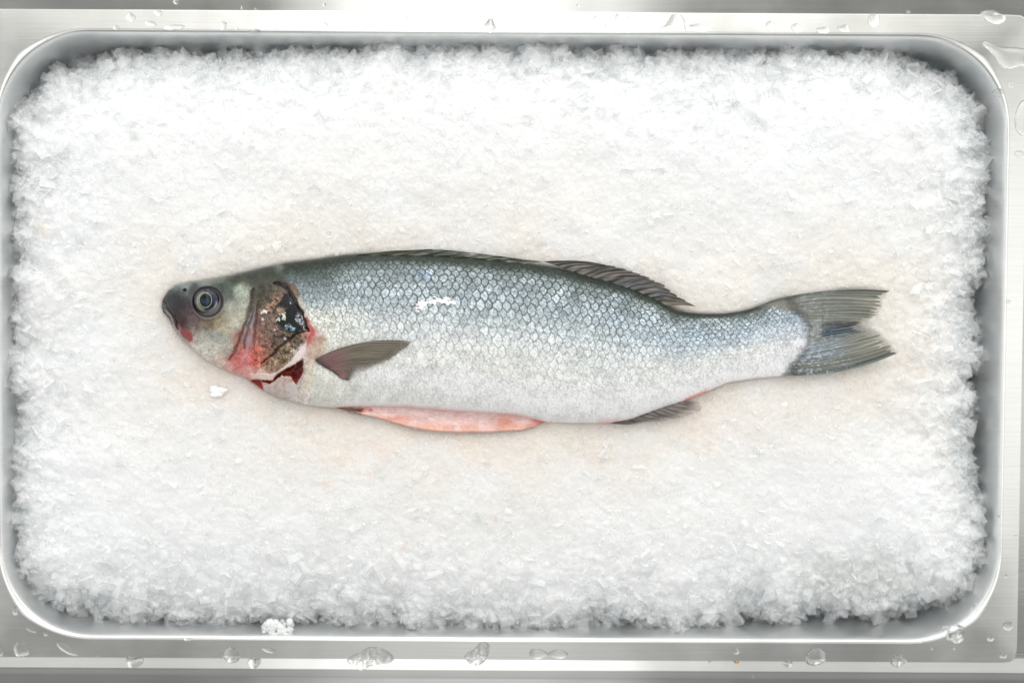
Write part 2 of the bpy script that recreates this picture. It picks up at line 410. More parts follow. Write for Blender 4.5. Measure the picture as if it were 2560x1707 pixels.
def mixc(c, col, m):
    m = np.clip(m, 0, 1)[:, None]; return c*(1-m)+np.asarray(col, float)*m

def scale_field(x, y, w):
    """imbricate scales: returns edge darkness 0..1, height 0..1, random per scale, along body"""
    a_tab_x = np.linspace(380, 2100, 400)
    pitch = np.interp(a_tab_x, [380, 700, 850, 1050, 1300, 1600, 1850, 2060], [12, 12, 16, 21.5, 21, 18, 14.5, 10])
    A = np.concatenate([[0], np.cumsum(np.diff(a_tab_x)/pitch[1:])])
    a = np.interp(x, a_tab_x, A)
    th = np.arccos(np.clip(-w, -1, 1))/math.pi          # 0..1 round the flank
    b = th*27 + .35*fbm(x/90, y/90, 2, 5)
    a = a + .25*fbm(x/70, y/70, 2, 9)
    best = np.full(x.shape, 1e9); ed = np.zeros(x.shape); hh = np.zeros(x.shape); rnd = np.zeros(x.shape); lx = np.zeros(x.shape)
    jb = np.floor(b).astype(np.int64)
    for dj in (-1, 0, 1, 2):
        j = jb+dj
        off = .5*(j & 1)
        ib = np.floor(a-off).astype(np.int64)
        for di in (-1, 0, 1):
            i = ib+di
            r1 = RT[i & 511, j & 511]; r2 = RT[(i+101) & 511, (j+57) & 511]; r3 = RT[(i+300) & 511, (j+211) & 511]
            ca = i+off+(r1-.5)*.16; cb = j+(r2-.5)*.14
            R = .80+.10*(r3-.5)
            dx = (a-ca); dy = (b-cb)*.92
            d = np.sqrt(dx*dx+dy*dy)/R
            ok = (d < 1) & (ca < best)
            best = np.where(ok, ca, best)
            ed = np.where(ok, d, ed); lx = np.where(ok, dx/R, lx); rnd = np.where(ok, r3, rnd)
    edge = sstep(.72, 1.0, ed)
    return edge, .4+.6*lx, rnd

def paint(x, y, w):
    """skin colour (linear), relief (m)"""
    vn = (w+1)/2
    # trunk
    tv = [0, .05, .12, .22, .33, .45, .58, .72, .86, 1.0]
    tc = np.array([(30, 36, 28), (46, 55, 48), (82, 93, 92), (122, 134, 138), (160, 170, 174), (192, 198, 200), (211, 214, 213), (222, 223, 221), (235, 236, 237), (242, 239, 237)], float)
    bend = np.interp(x, [700, 900, 1400, 1700, 1950], [.08, .0, -.03, -.04, -.05])
    v2 = np.clip(vn+0*bend+.03*fbm(x/120, y/60, 3, 2), 0, 1)
    c = np.stack([np.interp(v2, tv, tc[:, k]) for k in range(3)], -1)
    # tail end is brighter violet-silver, shoulder is cream
    c = mixc(c, (208, 208, 216), sstep(1880, 2040, x)*sstep(.15, .45, vn)*.75)
    c = mixc(c, (214, 212, 200), sstep(980, 780, x)*sstep(.28, .40, vn)*.75)
    c = mixc(c, (214, 214, 207), sstep(.5, .6, vn)*sstep(.8, .7, vn)*sstep(1500, 1200, x)*(.35+.5*fbm(x/30, y/30, 3, 4)))
    c = mixc(c, (190, 192, 184), sstep(.80, .88, vn)*sstep(1300, 1000, x)*sstep(1.0, .93, vn)*.35)
    # blue sheen patches high on the flank
    bl = sstep(0.05, .5, fbm(x/26, y/22, 3, 12))
    c = mixc(c, (130, 150, 180), bl*sstep(.05, .14, vn)*sstep(.36, .22, vn)*.22*sstep(820, 900, x))
    c = mixc(c, (105, 150, 215), .6*np.exp(-(((x-1060)/36)**2+((y-684)/13)**2)**1.5)*sstep(-.3, .5, fbm(x/9, y/9, 2, 44)))
    c = mixc(c, (165, 185, 215), .25*sstep(1450, 1750, x)*sstep(.12, .25, vn)*sstep(.6, .4, vn))
    edge, hgt, rnd = scale_field(x, y, w)
    edge = np.clip(sstep(0, 1, edge**np.interp(vn, [0, .25, .5], [.55, .75, 1.1])), 0, 1)
    trunk = sstep(735, 770, x-.25*(y-740)*(y < 760))
    st_ = np.interp(vn, [0, .06, .14, .35, .5, .6, .75, .9, 1], [.30, .9, 1.0, .86, .60, .40, .25, .13, .03])
    st_ *= np.interp(x, [740, 800, 900, 1050, 1800, 1950, 2040], [.35, .55, .85, 1., 1., .75, .3])
    st_ = st_*np.clip(.9+.5*fbm(x/45, y/36, 3, 21), .4, 1.15)*np.clip(.75+.5*((rnd*7.3) % 1), .5, 1.15)
    dark = np.stack([np.interp(vn, [0, .3, .6, 1], q) for q in ((18, 44, 112, 168), (26, 54, 118, 168), (24, 56, 118, 168))], -1)
    lightc = np.minimum(c*1.06+8, 240)
    lightc = mixc(lightc, (202, 212, 220), sstep(.03, .09, vn)*sstep(.42, .22, vn)*.62*sstep(780, 900, x)*np.clip(.85+.5*fbm(x/30, y/24, 3, 27), 0, 1.3))
    cs = lightc*(1-(edge*.84)[:, None])+dark*(edge*.84)[:, None]
    # back scales: bright centre only
    cs = cs*(1+(rnd-.5)[:, None]*.17)
    # dark pigment between the scales near the back
    front = sstep(-.1, -.75, (hgt-.4)/.6)
    cs = cs*(1-(.38*front*np.interp(vn, [0, .2, .4, .6], [1, .8, .35, 0]))[:, None])
    stt = (st_*trunk)[:, None]
    c = c*(1-stt)+cs*stt
    # streaky guanine flecks
    fl = fbm(x/2.6, y/2.4, 2, 31); fl2 = fbm((x+y*.3)/7, (y-x*.3)/3.2, 2, 33)
    amp = np.interp(vn, [0, .3, .6, 1], [.42, .34, .16, .06])
    c = c*(1+(amp*(fl+.6*fl2))[:, None])
    c = c*(1+(sstep(.4, .6, vn)*sstep(1., .93, vn)*.08*fbm(x/3., y/10, 2, 35))[:, None])
    c = c*(1+(.07*fbm(x/34, y/20, 3, 37))[:, None])
    c = mixc(c, (242, 244, 246), sstep(.45, .75, fbm(x/11, y/14, 3, 61))*sstep(.62, .7, vn)*sstep(.9, .8, vn)*sstep(900, 950, x)*sstep(1400, 1250, x)*.6)
    # lateral line
    dl = pl_dist(x, y, LAT)
    c = mixc(c, (120, 132, 145), .42*np.exp(-(dl/2.6)**2)*sstep(-.3, .2, fbm(x/8, y/20, 2, 71))*sstep(750, 790, x))
    # the back, right along the ridge
    c = mixc(c, (56, 66, 58), sstep(.035, .0, vn)*.5)
    # head
    m = x < 900
    hd = np.zeros((x.size, 3)); 
    xm, ym = x[m], y[m]
    jx = xm+6*fbm(xm/14, ym/14, 3, 41); jy = ym+6*fbm(xm/14, ym/14, 3, 42)
    acc = np.zeros((xm.size, 3)); ws = np.zeros(xm.size)
    for (hx, hy), hc in zip(HP, HC):
        wgt = 1/(((jx-hx)**2+(jy-hy)**2)+110)**2.0
        acc += wgt[:, None]*hc; ws += wgt
    hd[m] = acc/ws[:, None]
    sp = 1+.16*fbm(x/2.8, y/2.8, 2, 51)+.12*fbm(x/9, y/9, 3, 53)
    hd = hd*sp[:, None]
    hb = Z1([(1120, 150), (1180, 240), (1180, 330), (1260, 430), (1310, 500), (1345, 560), (1410, 740), (1480, 800), (1560, 880), (1560, 1000), (1500, 1060), (1430, 1140), (1420, 1520), (-200, 1520), (-200, 100)])
    hm = sstep(-7, 7, sdf(x, y, hb)+4*fbm(x/10, y/10, 2, 8)) if True else 0
    c = c*(1-hm[:, None])+hd*hm[:, None]
    rel = np.zeros(x.shape)
    rel += .00022*(hgt*1.0-edge*.4)*np.clip(st_+.12, 0, 1)*trunk*(1-hm)
    # --- head features
    h = x < 830
    wx_ = x[h]+3.6*fbm(x[h]/17, y[h]/17, 3, 141)+1.5*fbm(x[h]/4, y[h]/4, 2, 143); wy_ = y[h]+3.6*fbm(x[h]/17, y[h]/17, 3, 142)+1.5*fbm(x[h]/4, y[h]/4, 2, 144)
    lw_ = np.clip(fbm(x[h]/11, y[h]/11, 3, 145), -.6, 1)
    def dd(pts, closed=False):
        out = np.full(x.shape, 1e3); q = pl_dist(wx_, wy_, pts, closed)
        t0 = pts[0]; t1 = pts[-1]; tl = np.minimum(np.hypot(wx_-t0[0], wy_-t0[1]), np.hypot(wx_-t1[0], wy_-t1[1]))
        out[h] = q*(1.+1.1*np.exp(-tl/9.)+.7*lw_); return out
    def ss(pts):
        out = np.full(x.shape, -1e3); out[h] = sdf(wx_, wy_, pts); return out
    wob = 2.2*fbm(x/6, y/6, 3, 77)
    c = mixc(c, (150, 78, 80), sstep(-2, 7, ss(MOUTH)+wob*.5)*sstep(800, 822, y+wob)); rel -= .0012*sstep(-2, 6, ss(MOUTH))
    c = mixc(c, (222, 128, 126), .6*sstep(1, 9, ss(MOUTH))*sstep(0, .6, fbm(x/9, y/9, 2, 14)))
    lip = dd(Z1([(118, 622), (160, 680), (190, 740), (240, 830), (300, 905)]))
    c = mixc(c, (176, 166, 168), .8*np.exp(-(lip/3.6)**2)); 
    jaw = dd(Z1([(112, 540), (150, 620), (182, 668), (215, 718), (235, 800)]))
    c = mixc(c, (30, 26, 28), .85*np.exp(-(jaw/1.8)**2)); rel -= .0007*np.exp(-(jaw/3)**2)
    # maxilla fold
    mx_ = dd(Z1([(330, 560), (370, 640), (420, 700), (400, 780), (375, 840)]))
    c = mixc(c, (62, 52, 52), .3*np.exp(-(mx_/3.)**2)); rel -= .0005*np.exp(-(mx_/3.5)**2)
    nos = np.hypot(x-(380+292/3.564), (y-(600+447/3.564))*1.25)
    c = mixc(c, (24, 24, 26), sstep(6, 3, nos)); rel -= .0008*sstep(6, 2, nos); rel += .0004*np.exp(-((nos-8)/2.2)**2)
    # eye socket
    ex, ey = 380+497/3.564, 600+552/3.564
    er = np.hypot(x-ex, y-ey)
    ang = np.arctan2(y-ey, x-ex)
    c = mixc(c, (96, 90, 92), sstep(46, 36, er+wob)*.8)
    c = mixc(c, (34, 38, 46), .85*np.exp(-((er-35)/2.6)**2)*sstep(-.9, .3, np.sin(ang)+.3*np.cos(ang*2))); rel -= .0012*np.exp(-((er-34)/4)**2); rel += .0011*np.exp(-((er-42)/5)**2)
    rel -= .001*sstep(34, 28, er)
    # preopercle creases
    p1, p2 = dd(PREOP), dd(PREOP2)
    c = mixc(c, (170, 168, 184), .4*np.exp(-(((p1+0)/3.4)**2))); rel += .0010*np.exp(-(p1/5)**2)
    c = mixc(c, (70, 52, 50), .5*np.exp(-(p2/3.)**2)*sstep(935, 870, y)); rel -= .0013*np.exp(-(p2/4)**2)
    p3 = dd(Z1([(905, 640), (868, 740), (840, 850), (820, 960)]))
    c = mixc(c, (70, 48, 46), .4*np.exp(-(p3/2.4)**2)); rel -= .0008*np.exp(-(p3/2.5)**2)
    p4 = dd(Z1([(945, 560), (930, 700), (915, 850), (905, 1000)]))
    c = mixc(c, (90, 50, 46), .45*np.exp(-(p4/2.5)**2)); rel -= .0006*np.exp(-(p4/3)**2)
    # opercle: black bare patch
    bs = ss(BLACKP)+wob*2.6
    c = mixc(c, (16, 20, 22), sstep(-4.5, 2.5, bs)); rel -= .0005*sstep(-1, 2, bs)
    c = mixc(c, (22, 40, 48), .5*sstep(1, 5, bs)*sstep(.1, .5, fbm(x/8, y/8, 2, 88)))
    c = mixc(c, (40, 32, 26), .55*np.exp(-((ss(BLACKP)-0)/3.)**2)*sstep(660, 700, x))
    sv = ss(SILVER)+wob
    c = mixc(c, (196, 198, 208), .9*sstep(-1, 1.5, sv)*sstep(-.35, .15, fbm(x/3, y/3, 2, 90)))
    for (u, v, ru, rv, col) in [(1000, 640, 30, 18, (236, 224, 208)), (1130, 690, 17, 34, (226, 228, 214)), (1176, 680, 17, 34, (220, 222, 206)), (1210, 772, 26, 18, (150, 180, 190)),
                                (1257, 793, 18, 22, (128, 164, 178)), (1190, 872, 22, 18, (214, 214, 206)), (1235, 560, 8, 10, (120, 150, 158)), (1290, 520, 9, 22, (140, 140, 150)), (985, 700, 12, 14, (190, 175, 165)), (1100, 800, 10, 8, (215, 205, 190))]:
        px_, py_ = z1(u, v); q = np.hypot((x-px_)/(ru/3.564), (y-py_)/(rv/3.564))+.95*fbm(x/3.6, y/3.6, 2, int(u) % 50)
        mk = sstep(1.15, .75, q); c = mixc(c, col, mk*.95); rel += .0003*mk
    sl = dd(SUBLINE); c = mixc(c, (38, 28, 20), .9*np.exp(-(sl/2.0)**2)); rel -= .0012*np.exp(-(sl/2.6)**2)
    # speckled sub-opercle
    so = ss(Z1([(1395, 815), (1290, 838), (1200, 912), (1100, 1000), (990, 1110), (1060, 1170), (1150, 1150), (1260, 1060), (1370, 900)]))
    spk = sstep(.0, .35, fbm(x/4.2, y/4.2, 2, 95))
    c = mixc(c, (66, 54, 38), sstep(0, 3, so)*spk*.6); c = mixc(c, (205, 196, 172), sstep(0, 3, so)*sstep(.15, .5, fbm(x/4, y/4, 2, 97))*.38)
    ga = sstep(0, 12, ss(Z1([(930, 380), (1090, 370), (1240, 450), (1340, 620), (1400, 800), (1380, 900), (1200, 1110), (1000, 1190), (820, 1120), (930, 800)])))
    c = c*(1+(ga*(.34*fbm(x/9, y/9, 3, 301)+.30*fbm(x/3.2, y/3.2, 2, 303)))[:, None])
    c = mixc(c, (34, 30, 26), ga*.75*sstep(.12, .42, fbm((x+y*.6)/12, (y-x*.6)/7, 3, 305))*sstep(905, 860, y)*sstep(640, 690, x))
    oe = dd(OPERC_EDGE)
    c = mixc(c, (40, 26, 24), .9*sstep(4.2, 1.2, oe+wob*.6)); rel -= .0018*np.exp(-(oe/4.5)**2)
    oe2 = dd(Z1([(1380, 690), (1420, 780), (1440, 812), (1400, 880), (1360, 950)]))
    c = mixc(c, (168, 62, 60), .6*np.exp(-(oe2/5)**2))
    ob = dd(Z1([(1230, 400), (1290, 440), (1310, 480)]))
    c = mixc(c, (112, 70, 54), .7*sstep(9, 4, ob+wob*2))
    bk = dd(Z1([(1090, 395), (1150, 400), (1225, 465), (1275, 545)])); c = mixc(c, (96, 84, 88), .6*np.exp(-((bk-5)/2.4)**2))
    # lower membrane of the gill cover, and the gap
    ls = ss(OPLIP); c = mixc(c, (226, 212, 206), .85*sstep(-1, 3, ls+wob*.6)); rel += .0006*sstep(-2, 4, ls)
    c = mixc(c, (226, 150, 138), .6*sstep(700, 640, x)*sstep(0, 4, ls)*sstep(948, 925, y))
    gs = ss(GAP); gm = sstep(-2.4, 2.4, gs+wob*1.1)
    gcol = mixc(np.tile(np.array([(150, 52, 44)], float), (x.size, 1)), (72, 16, 18), sstep(690, 730, x)*sstep(960, 925, y))
    gcol = mixc(gcol, (190, 84, 70), sstep(-.1, .5, fbm(x/6, y/6, 2, 99))*.6)
    c = c*(1-gm[:, None])+gcol*gm[:, None]; rel -= .0045*sstep(-2, 4, gs)
    ti = ss(Z1([(975, 1292), (1050, 1278), (1110, 1246), (1150, 1208), (1238, 1218), (1283, 1296), (1310, 1310), (1290, 1400), (1150, 1410), (1010, 1358)]))
    tm = sstep(-2, 3, ti+wob)*(1-gm)
    c = mixc(c, (212, 204, 204), tm*.8*np.clip(.75+.5*fbm(x/8, y/8, 3, 104), 0, 1)); c = mixc(c, (190, 120, 110), tm*.6*sstep(.1, .6, fbm(x/7, y/5, 2, 101))*sstep(975, 955, y)); rel += .0006*tm
    pr = dd(Z1([(1345, 1070), (1350, 1160), (1318, 1260), (1300, 1320)])); c = mixc(c, (150, 130, 136), .6*np.exp(-((pr-3)/2)**2))
    # belly edge by the cut is pink
    ce = pl_dist(x, y, CAVEDGE); c = mixc(c, (224, 186, 180), .6*np.exp(-(ce/5)**2)*(y > 1000))
    pk = pl_dist(x, y, [(1500, 1056), (1540, 1054)]); c = mixc(c, (226, 170, 165), .55*np.exp(-(pk/9)**2))
    pk = pl_dist(x, y, [(1716, 1000), (1765, 980)]); c = mixc(c, (228, 130, 122), .85*np.exp(-(pk/5)**2))
    pk = pl_dist(x, y, [(1770, 978), (1900, 944)]); c = mixc(c, (224, 196, 190), .6*np.exp(-(pk/5)**2))
    f1_ = sdf(x, y, [(1890, 765), (1930, 768), (1985, 780), (2015, 793), (2040, 812), (2075, 815), (2075, 725), (1950, 735)]) if (x > 1850).any() else 0*x
    f2_ = sdf(x, y, [(2075, 872), (2035, 876), (2005, 893), (1985, 905), (1965, 925), (1955, 950), (2075, 950)])
    nz_ = 7*fbm(x/16, y/5, 3, 171)
    c = mixc(c, (126, 125, 114), sstep(-7, 8, f1_+nz_)*.85); c = mixc(c, (60, 64, 56), sstep(10, 2, y-topf(x))*sstep(1880, 1930, x)*.7)
    c = mixc(c, (126, 130, 124), sstep(-7, 8, f2_+nz_)*.85)
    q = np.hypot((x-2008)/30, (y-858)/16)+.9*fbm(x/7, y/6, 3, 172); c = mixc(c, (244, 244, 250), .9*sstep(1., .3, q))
    c = mixc(c, (140, 146, 150), sstep(2015, 2050, x+nz_*2)*.6)
    # tail root
    return np.clip(lin(np.clip(c, 0, 250)), 0, .9), rel

# ------------------------------------------------------------------ fish body mesh
fish = bpy.data.objects.new('fish', None); COL.objects.link(fish)
tag(fish, 'whole gutted silver sea bass lying on its side on the crushed ice', 'fish')
fish.empty_display_size = .05
NX, NT, NB = 1150, 330, 70
s_ = np.linspace(0, 1, NX); xs = 404.3+(2055-404.3)*(s_**1.12)
th = np.concatenate([np.linspace(0, math.pi, NT), np.linspace(math.pi, 2*math.pi, NB)[1:-1]])
X, T = np.meshgrid(xs, th, indexing='ij')
Wn = -np.cos(T)                                # -1 back, +1 belly
xend = 1992+62*np.clip(1-np.abs(Wn+.05)**2.2, 0, 1)
Xp = np.where(X > 1850, 1850+(X-1850)*(xend-1850)/(2055-1850), X)
tp, bt = topf(Xp), botf(Xp)
Yp = (tp+bt)/2+Wn*(bt-tp)/2
sn = np.sin(T)
Hk = half_thick(Xp)
Hk = Hk*np.sqrt(np.clip((X-403.5)/14, 0, 1)**1.0)
zz = np.where(sn >= 0, Hk*np.abs(sn)**.94, -.75*Hk*np.abs(sn))
cols, rel = paint(Xp.ravel(), Yp.ravel(), Wn.ravel())
up = np.clip(sn.ravel()*3, 0, 1)
Z = ZF+zz.ravel()+rel*up
V = P(Xp.ravel(), Yp.ravel(), Z)
V0 = V.copy()
body = mesh_np('body', V, grid_faces(NX, len(th), True), M_skin, fish, cols)

# ------------------------------------------------------------------ eye
def disc_dome(name, cx, cy, rx, ry, zfun, h, colfun, mat, parent, nr=40, na=96, sink=.001):
    r = np.linspace(0, 1, nr); a = np.linspace(0, 2*math.pi, na, endpoint=False)
    R, A = np.meshgrid(r, a, indexing='ij')
    x = cx+rx*R*np.cos(A); y = cy+ry*R*np.sin(A)
    z = zfun+h*np.sqrt(np.clip(1-(R*.96)**2, 0, 1))-sink
    return mesh_np(name, P(x.ravel(), y.ravel(), z.ravel()), grid_faces(nr, na, True), mat, parent, colfun(x.ravel(), y.ravel(), R.ravel(), A.ravel()))
def iris_col(x, y, R, A):
    c = np.tile(np.array([(58, 56, 60)], float), (x.size, 1))
    dx, dy = x-ex_, y-ey_
    r = np.hypot(dx, dy)
    c = mixc(c, (24, 44, 84), sstep(28, 24, r)*.9)
    c = mixc(c, (16, 30, 58), .8*sstep(26, 20, r)*sstep(.0, .6, fbm(x/6, y/6, 2, 4)))
    c = mixc(c, (170, 164, 132), .9*sstep(0, -9, dx)*np.exp(-((r-22)/4.)**2))
    c = mixc(c, (206, 190, 160), .85*sstep(2, 12, dx)*sstep(-6, 8, dy)*np.exp(-((r-26)/3.)**2))
    c = mixc(c, (120, 108, 96), .8*np.exp(-((r-26)/3.)**2)*sstep(12, 20, dy))
    c = mixc(c, (16, 20, 26), sstep(28.5, 32, r))
    return lin(c)
ex_, ey_ = 380+484/3.564, 600+545/3.564
ze = float(bodyz(np.array([ex_]), np.array([ey_]))[0])
eye = disc_dome('eye', ex_, ey_, 33, 33, ze-.0008, .0032, iris_col, M_eye, fish)
ex2, ey2 = 380+476/3.564, 600+536/3.564
def pup_col(x, y, R, A):
    c = np.tile(np.array([(8, 22, 38)], float), (x.size, 1))
    c = mixc(c, (20, 72, 92), .7*sstep(-8, 14, y-ey2)*sstep(1, .3, R))
    c = mixc(c, (176, 172, 112), sstep(.83, .9, R)*sstep(1.0, .93, R)); c = mixc(c, (40, 50, 66), sstep(.94, 1.0, R)); return lin(c)
disc_dome('pupil', ex2, ey2, 17, 20, ze+.0021, .0007, pup_col, M_eye, eye, 30, 64, .0003)

# ------------------------------------------------------------------ fins
def fin(name, base, tip, zfn, colfn, nu=260, nv=90, bulge=None, rays=30, jag=0., relief=.00025, parent=fish, thick=.0003, vend=None, seed=1, thin=1.):
    fb, ft = curve(base), curve(tip)
    u = np.linspace(0, 1, nu); v = np.linspace(0, 1, nv)
    U, Vv = np.meshgrid(u, v, indexing='ij')
    bx, by = fb(U); tx, ty = ft(U)
    rn = np.random.default_rng(seed); per = rn.random(rays+3)
    rid = np.floor(U*rays).astype(int); fr = U*rays-rid
    # each ray ends at its own length; membrane between is shorter
    ln = 1-jag*(per[rid]*.8+(.7*(np.abs(fr-.5)*2)**1.5))*np.clip(7*np.minimum(U, 1-U), 0, 1)
    VV_ = Vv*ln
    x = bx+(tx-bx)*VV_; y = by+(ty-by)*VV_
    if bulge is not None:
        nx, ny = -(ty-by), (tx-bx); l = np.hypot(nx, ny)+1e-6; k = bulge(U)*4*VV_*(1-VV_)/1.0
        x = x-nx/l*k; y = y-ny/l*k
    ray = np.cos(2*math.pi*(U*rays+.55*fbm(U*rays/2.2, Vv*2.2, 2, seed+300)))*(.55+.45*np.clip(1+1.6*fbm(U*rays*.9, Vv*2.5, 2, seed+310), 0, 1.6))
    z = zfn(x, y, U, Vv)+relief*ray
    c, al = colfn(x, y, U, Vv, ray)
    n_ = x.size
    top = P(x.ravel(), y.ravel(), z.ravel()); bot = top.copy(); bot[:, 2] -= thick
    F = grid_faces(nu, nv)
    VVt = np.concatenate([top, bot]); FF = [F, F[:, ::-1]+n_]
    # closed rim
    ids = np.arange(n_).reshape(nu, nv)
    loop = np.concatenate([ids[:, 0], ids[-1, 1:], ids[::-1, -1][1:], ids[0, ::-1][1:-1]])
    nx_ = np.roll(loop, -1); FF.append(np.stack([loop, nx_, nx_+n_, loop+n_], -1))
    cc = np.concatenate([c, c]); aa = np.concatenate([al, al])
    return mesh_np(name, VVt, np.concatenate(FF), M_fin, parent, cc, aa)

def streak(c, U, Vv, rays, amt, seed):
    n = fbm(U*rays*1.7, Vv*3+.1, 3, seed); return c*(1+amt*n.ravel())[:, None]
# tail
tb = [(1945, 746), (1962, 757), (1985, 775), (2004, 794), (2014, 812), (2016, 835), (2010, 858), (1996, 880), (1974, 905), (1960, 938)]
tt = [(2224, 727), (2213, 738), (2208, 755), (2205, 768), (2196, 785), (2180, 795), (2163, 805), (2146, 812), (2150, 819), (2176, 825), (2198, 834), (2212, 845), (2226, 860), (2233, 871), (2243, 883)]
def tail_z(x, y, U, Vv): return np.maximum(bodyz(x, y)*(x < 2056)+.0007, ZF)*sstep(.5, .0, Vv)+ZF*(1-sstep(.5, .0, Vv))+.0004*(1-Vv)+.0012*np.sin(U*7+1)*Vv*.6+.0006+.0000*x+ .0008*np.sin(U*math.pi)
def tail_c(x, y, U, Vv, ray):
    u, v = U.ravel(), Vv.ravel(); xr, yr = x.ravel(), y.ravel(); r = ray.ravel()
    c = np.tile(np.array([(110, 113, 106)], float), (u.size, 1))
    c = mixc(c, (138, 137, 122), sstep(.55, 1., v)*.75)
    c = mixc(c, (122, 138, 152), sstep(.56, .66, u)*sstep(.9, .8, u)*sstep(.75, .4, v)*.6)
    c = mixc(c, (62, 68, 62), sstep(.1, .0, u)*.8)
    c = mixc(c, (70, 82, 84), sstep(.93, 1., u)*.7)
    c = mixc(c, (44, 50, 46), .65*sstep(.0, .8, r*sstep(.55, .9, v))*sstep(-.2, .5, fbm(u*34, v*2.5, 2, 3)))
    # dark blue streak into the fork
    q = pl_dist(xr, yr, [(2062, 832), (2100, 828), (2144, 820)])
    c = mixc(c, (36, 56, 74), .8*sstep(17, 3, q+6*fbm(xr/22, yr/5, 2, 8)))
    q = pl_dist(xr, yr, [(2055, 812), (2110, 812), (2144, 812)])
    c = mixc(c, (44, 50, 50), .75*sstep(9, 3, q+5*fbm(xr/16, yr/4, 2, 18)))
    # silvery flecks over the root
    fk = sstep(.05, .40, fbm(xr/5.5, yr/4.5, 3, 23))*sstep(.85, .2, v)
    c = mixc(c, (186, 192, 204), fk*(.30+.45*sstep(.45, .6, u)))
    c = mixc(c, (196, 198, 205), np.clip(sstep(.46, .10, v+.16*fbm(u*26, v*3, 3, 66)), 0, 1)*.6*sstep(.30, .5, u)*sstep(.85, .68, u)*np.clip(.6+1.2*fbm(xr/7, yr/4, 3, 73), 0, 1))
    c = streak(c, U, Vv, 30, .22, 5)
    al = (1-.16*sstep(.35, .95, v)*(1-sstep(-.2, .8, r)))*np.clip(sstep(.0, .16, v+.05*fbm(u*30, v*6, 2, 67)), 0, 1)
    return lin(np.clip(c, 0, 250)), al
def tail_b(U): return np.interp(U, [0, .3, .5, .75, 1], [11, 2, 0, -5, -17])
fin('tail_fin', tb, tt, tail_z, tail_c, nu=520, nv=130, bulge=tail_b, rays=26, jag=.13, relief=.00007, seed=5)

# second dorsal fin
def fz(dz): return lambda x, y, U, Vv: ZF+dz+.0000*x+.0008*(1-Vv)
def d2_c(x, y, U, Vv, ray):
    u, v = U.ravel(), Vv.ravel(); r = ray.ravel()
    c = np.tile(np.array([(66, 60, 54)], float), (u.size, 1))
    c = mixc(c, (58, 56, 50), sstep(.3, .0, v)*.6); c = mixc(c, (128, 118, 108), sstep(-.2, .6, fbm(u*22, v*2, 2, 3))*.6)
    c = mixc(c, (34, 38, 38), sstep(-.1, .5, fbm(u*40, v*1.5, 2, 13))*.75)
    c = mixc(c, (120, 130, 146), sstep(.2, .6, fbm(u*30, v*1.5, 2, 23))*.5*sstep(.3, .6, u))
    c = mixc(c, (120, 100, 78), sstep(.88, .96, u)*.4)
    c = mixc(c, (40, 42, 40), sstep(.06, .0, u)*.6)
    al = 1-.10*sstep(.5, 1, v)*(r < 0)
    return lin(c), al
fin('second_dorsal_fin', [(1360, 654), (1459, 688), (1517, 704), (1576, 722), (1635, 747), (1668, 765)],
    [(1474, 654.5), (1541, 665), (1600, 683), (1655, 707), (1680, 727), (1705, 745), (1741, 767)], fz(.0012), d2_c, nu=300, nv=80,
    bulge=lambda U: 3+4*np.sin(U*3.1), rays=14, jag=.16, seed=3)
def d1_c(x, y, U, Vv, ray):
    u, v = U.ravel(), Vv.ravel()
    c = np.tile(np.array([(84, 88, 74)], float), (u.size, 1))
    c = mixc(c, (36, 44, 40), sstep(-.2, .5, fbm(u*12, v*1.5, 3, 3))*.8)
    c = mixc(c, (168, 176, 170), sstep(.25, .5, fbm(u*10+3, v*5, 2, 31))*.7*sstep(.2, .4, u))
    c = mixc(c, (122, 112, 86), sstep(.1, .5, fbm(u*16, v*4, 2, 19))*.5)
    return lin(c), np.ones(u.size)
fin('first_dorsal_fin', [(890, 638), (1000, 643), (1100, 646), (1223, 652), (1312, 660)],
    [(1010, 626), (1080, 622.5), (1143, 626.5), (1223, 636.5), (1312, 649), (1372, 656)], fz(.0022), d1_c, nu=240, nv=60,
    bulge=lambda U: 2.5+0*U, rays=9, jag=.04, relief=.0004, seed=8)
# anal fin
def an_c(x, y, U, Vv, ray):
    u, v = U.ravel(), Vv.ravel()
    c = np.tile(np.array([(126, 116, 112)], float), (u.size, 1))
    c = mixc(c, (120, 60, 58), sstep(.35, .0, v)*sstep(.5, .1, u)*.9)
    c = mixc(c, (70, 62, 60), sstep(-.2, .5, fbm(u*18, v*2, 3, 3))*.6)
    c = mixc(c, (190, 184, 178), sstep(.5, 1., v)*.5)
    al = 1-.93*sstep(.15, .9, v)*(.6+.4*sstep(-.3, .5, fbm(u*24, v, 2, 7)))
    return lin(c), al
fin('anal_fin', [(1524, 1058), (1576, 1045), (1640, 1022), (1706, 1000)], [(1590, 1060), (1665, 1053), (1722, 1043), (1766, 1024), (1742, 1001)],
    fz(.0001), an_c, nu=160, nv=70, bulge=lambda U: 0*U-2, rays=12, jag=.12, seed=4)
# pelvic fin
def pe_c(x, y, U, Vv, ray):
    u = U.ravel(); v = Vv.ravel()
    c = np.tile(np.array([(176, 140, 126)], float), (u.size, 1)); c = mixc(c, (110, 96, 88), sstep(.3, 1, v)*.8)
    return lin(c), 1-.3*v
fin('pelvic_fin', [(828, 1014), (846, 1016), (866, 1015)], [(905, 1037), (908, 1031), (910, 1022)], fz(-.0002), pe_c, nu=60, nv=40, rays=5, jag=.08, bulge=lambda U: -2+0*U)
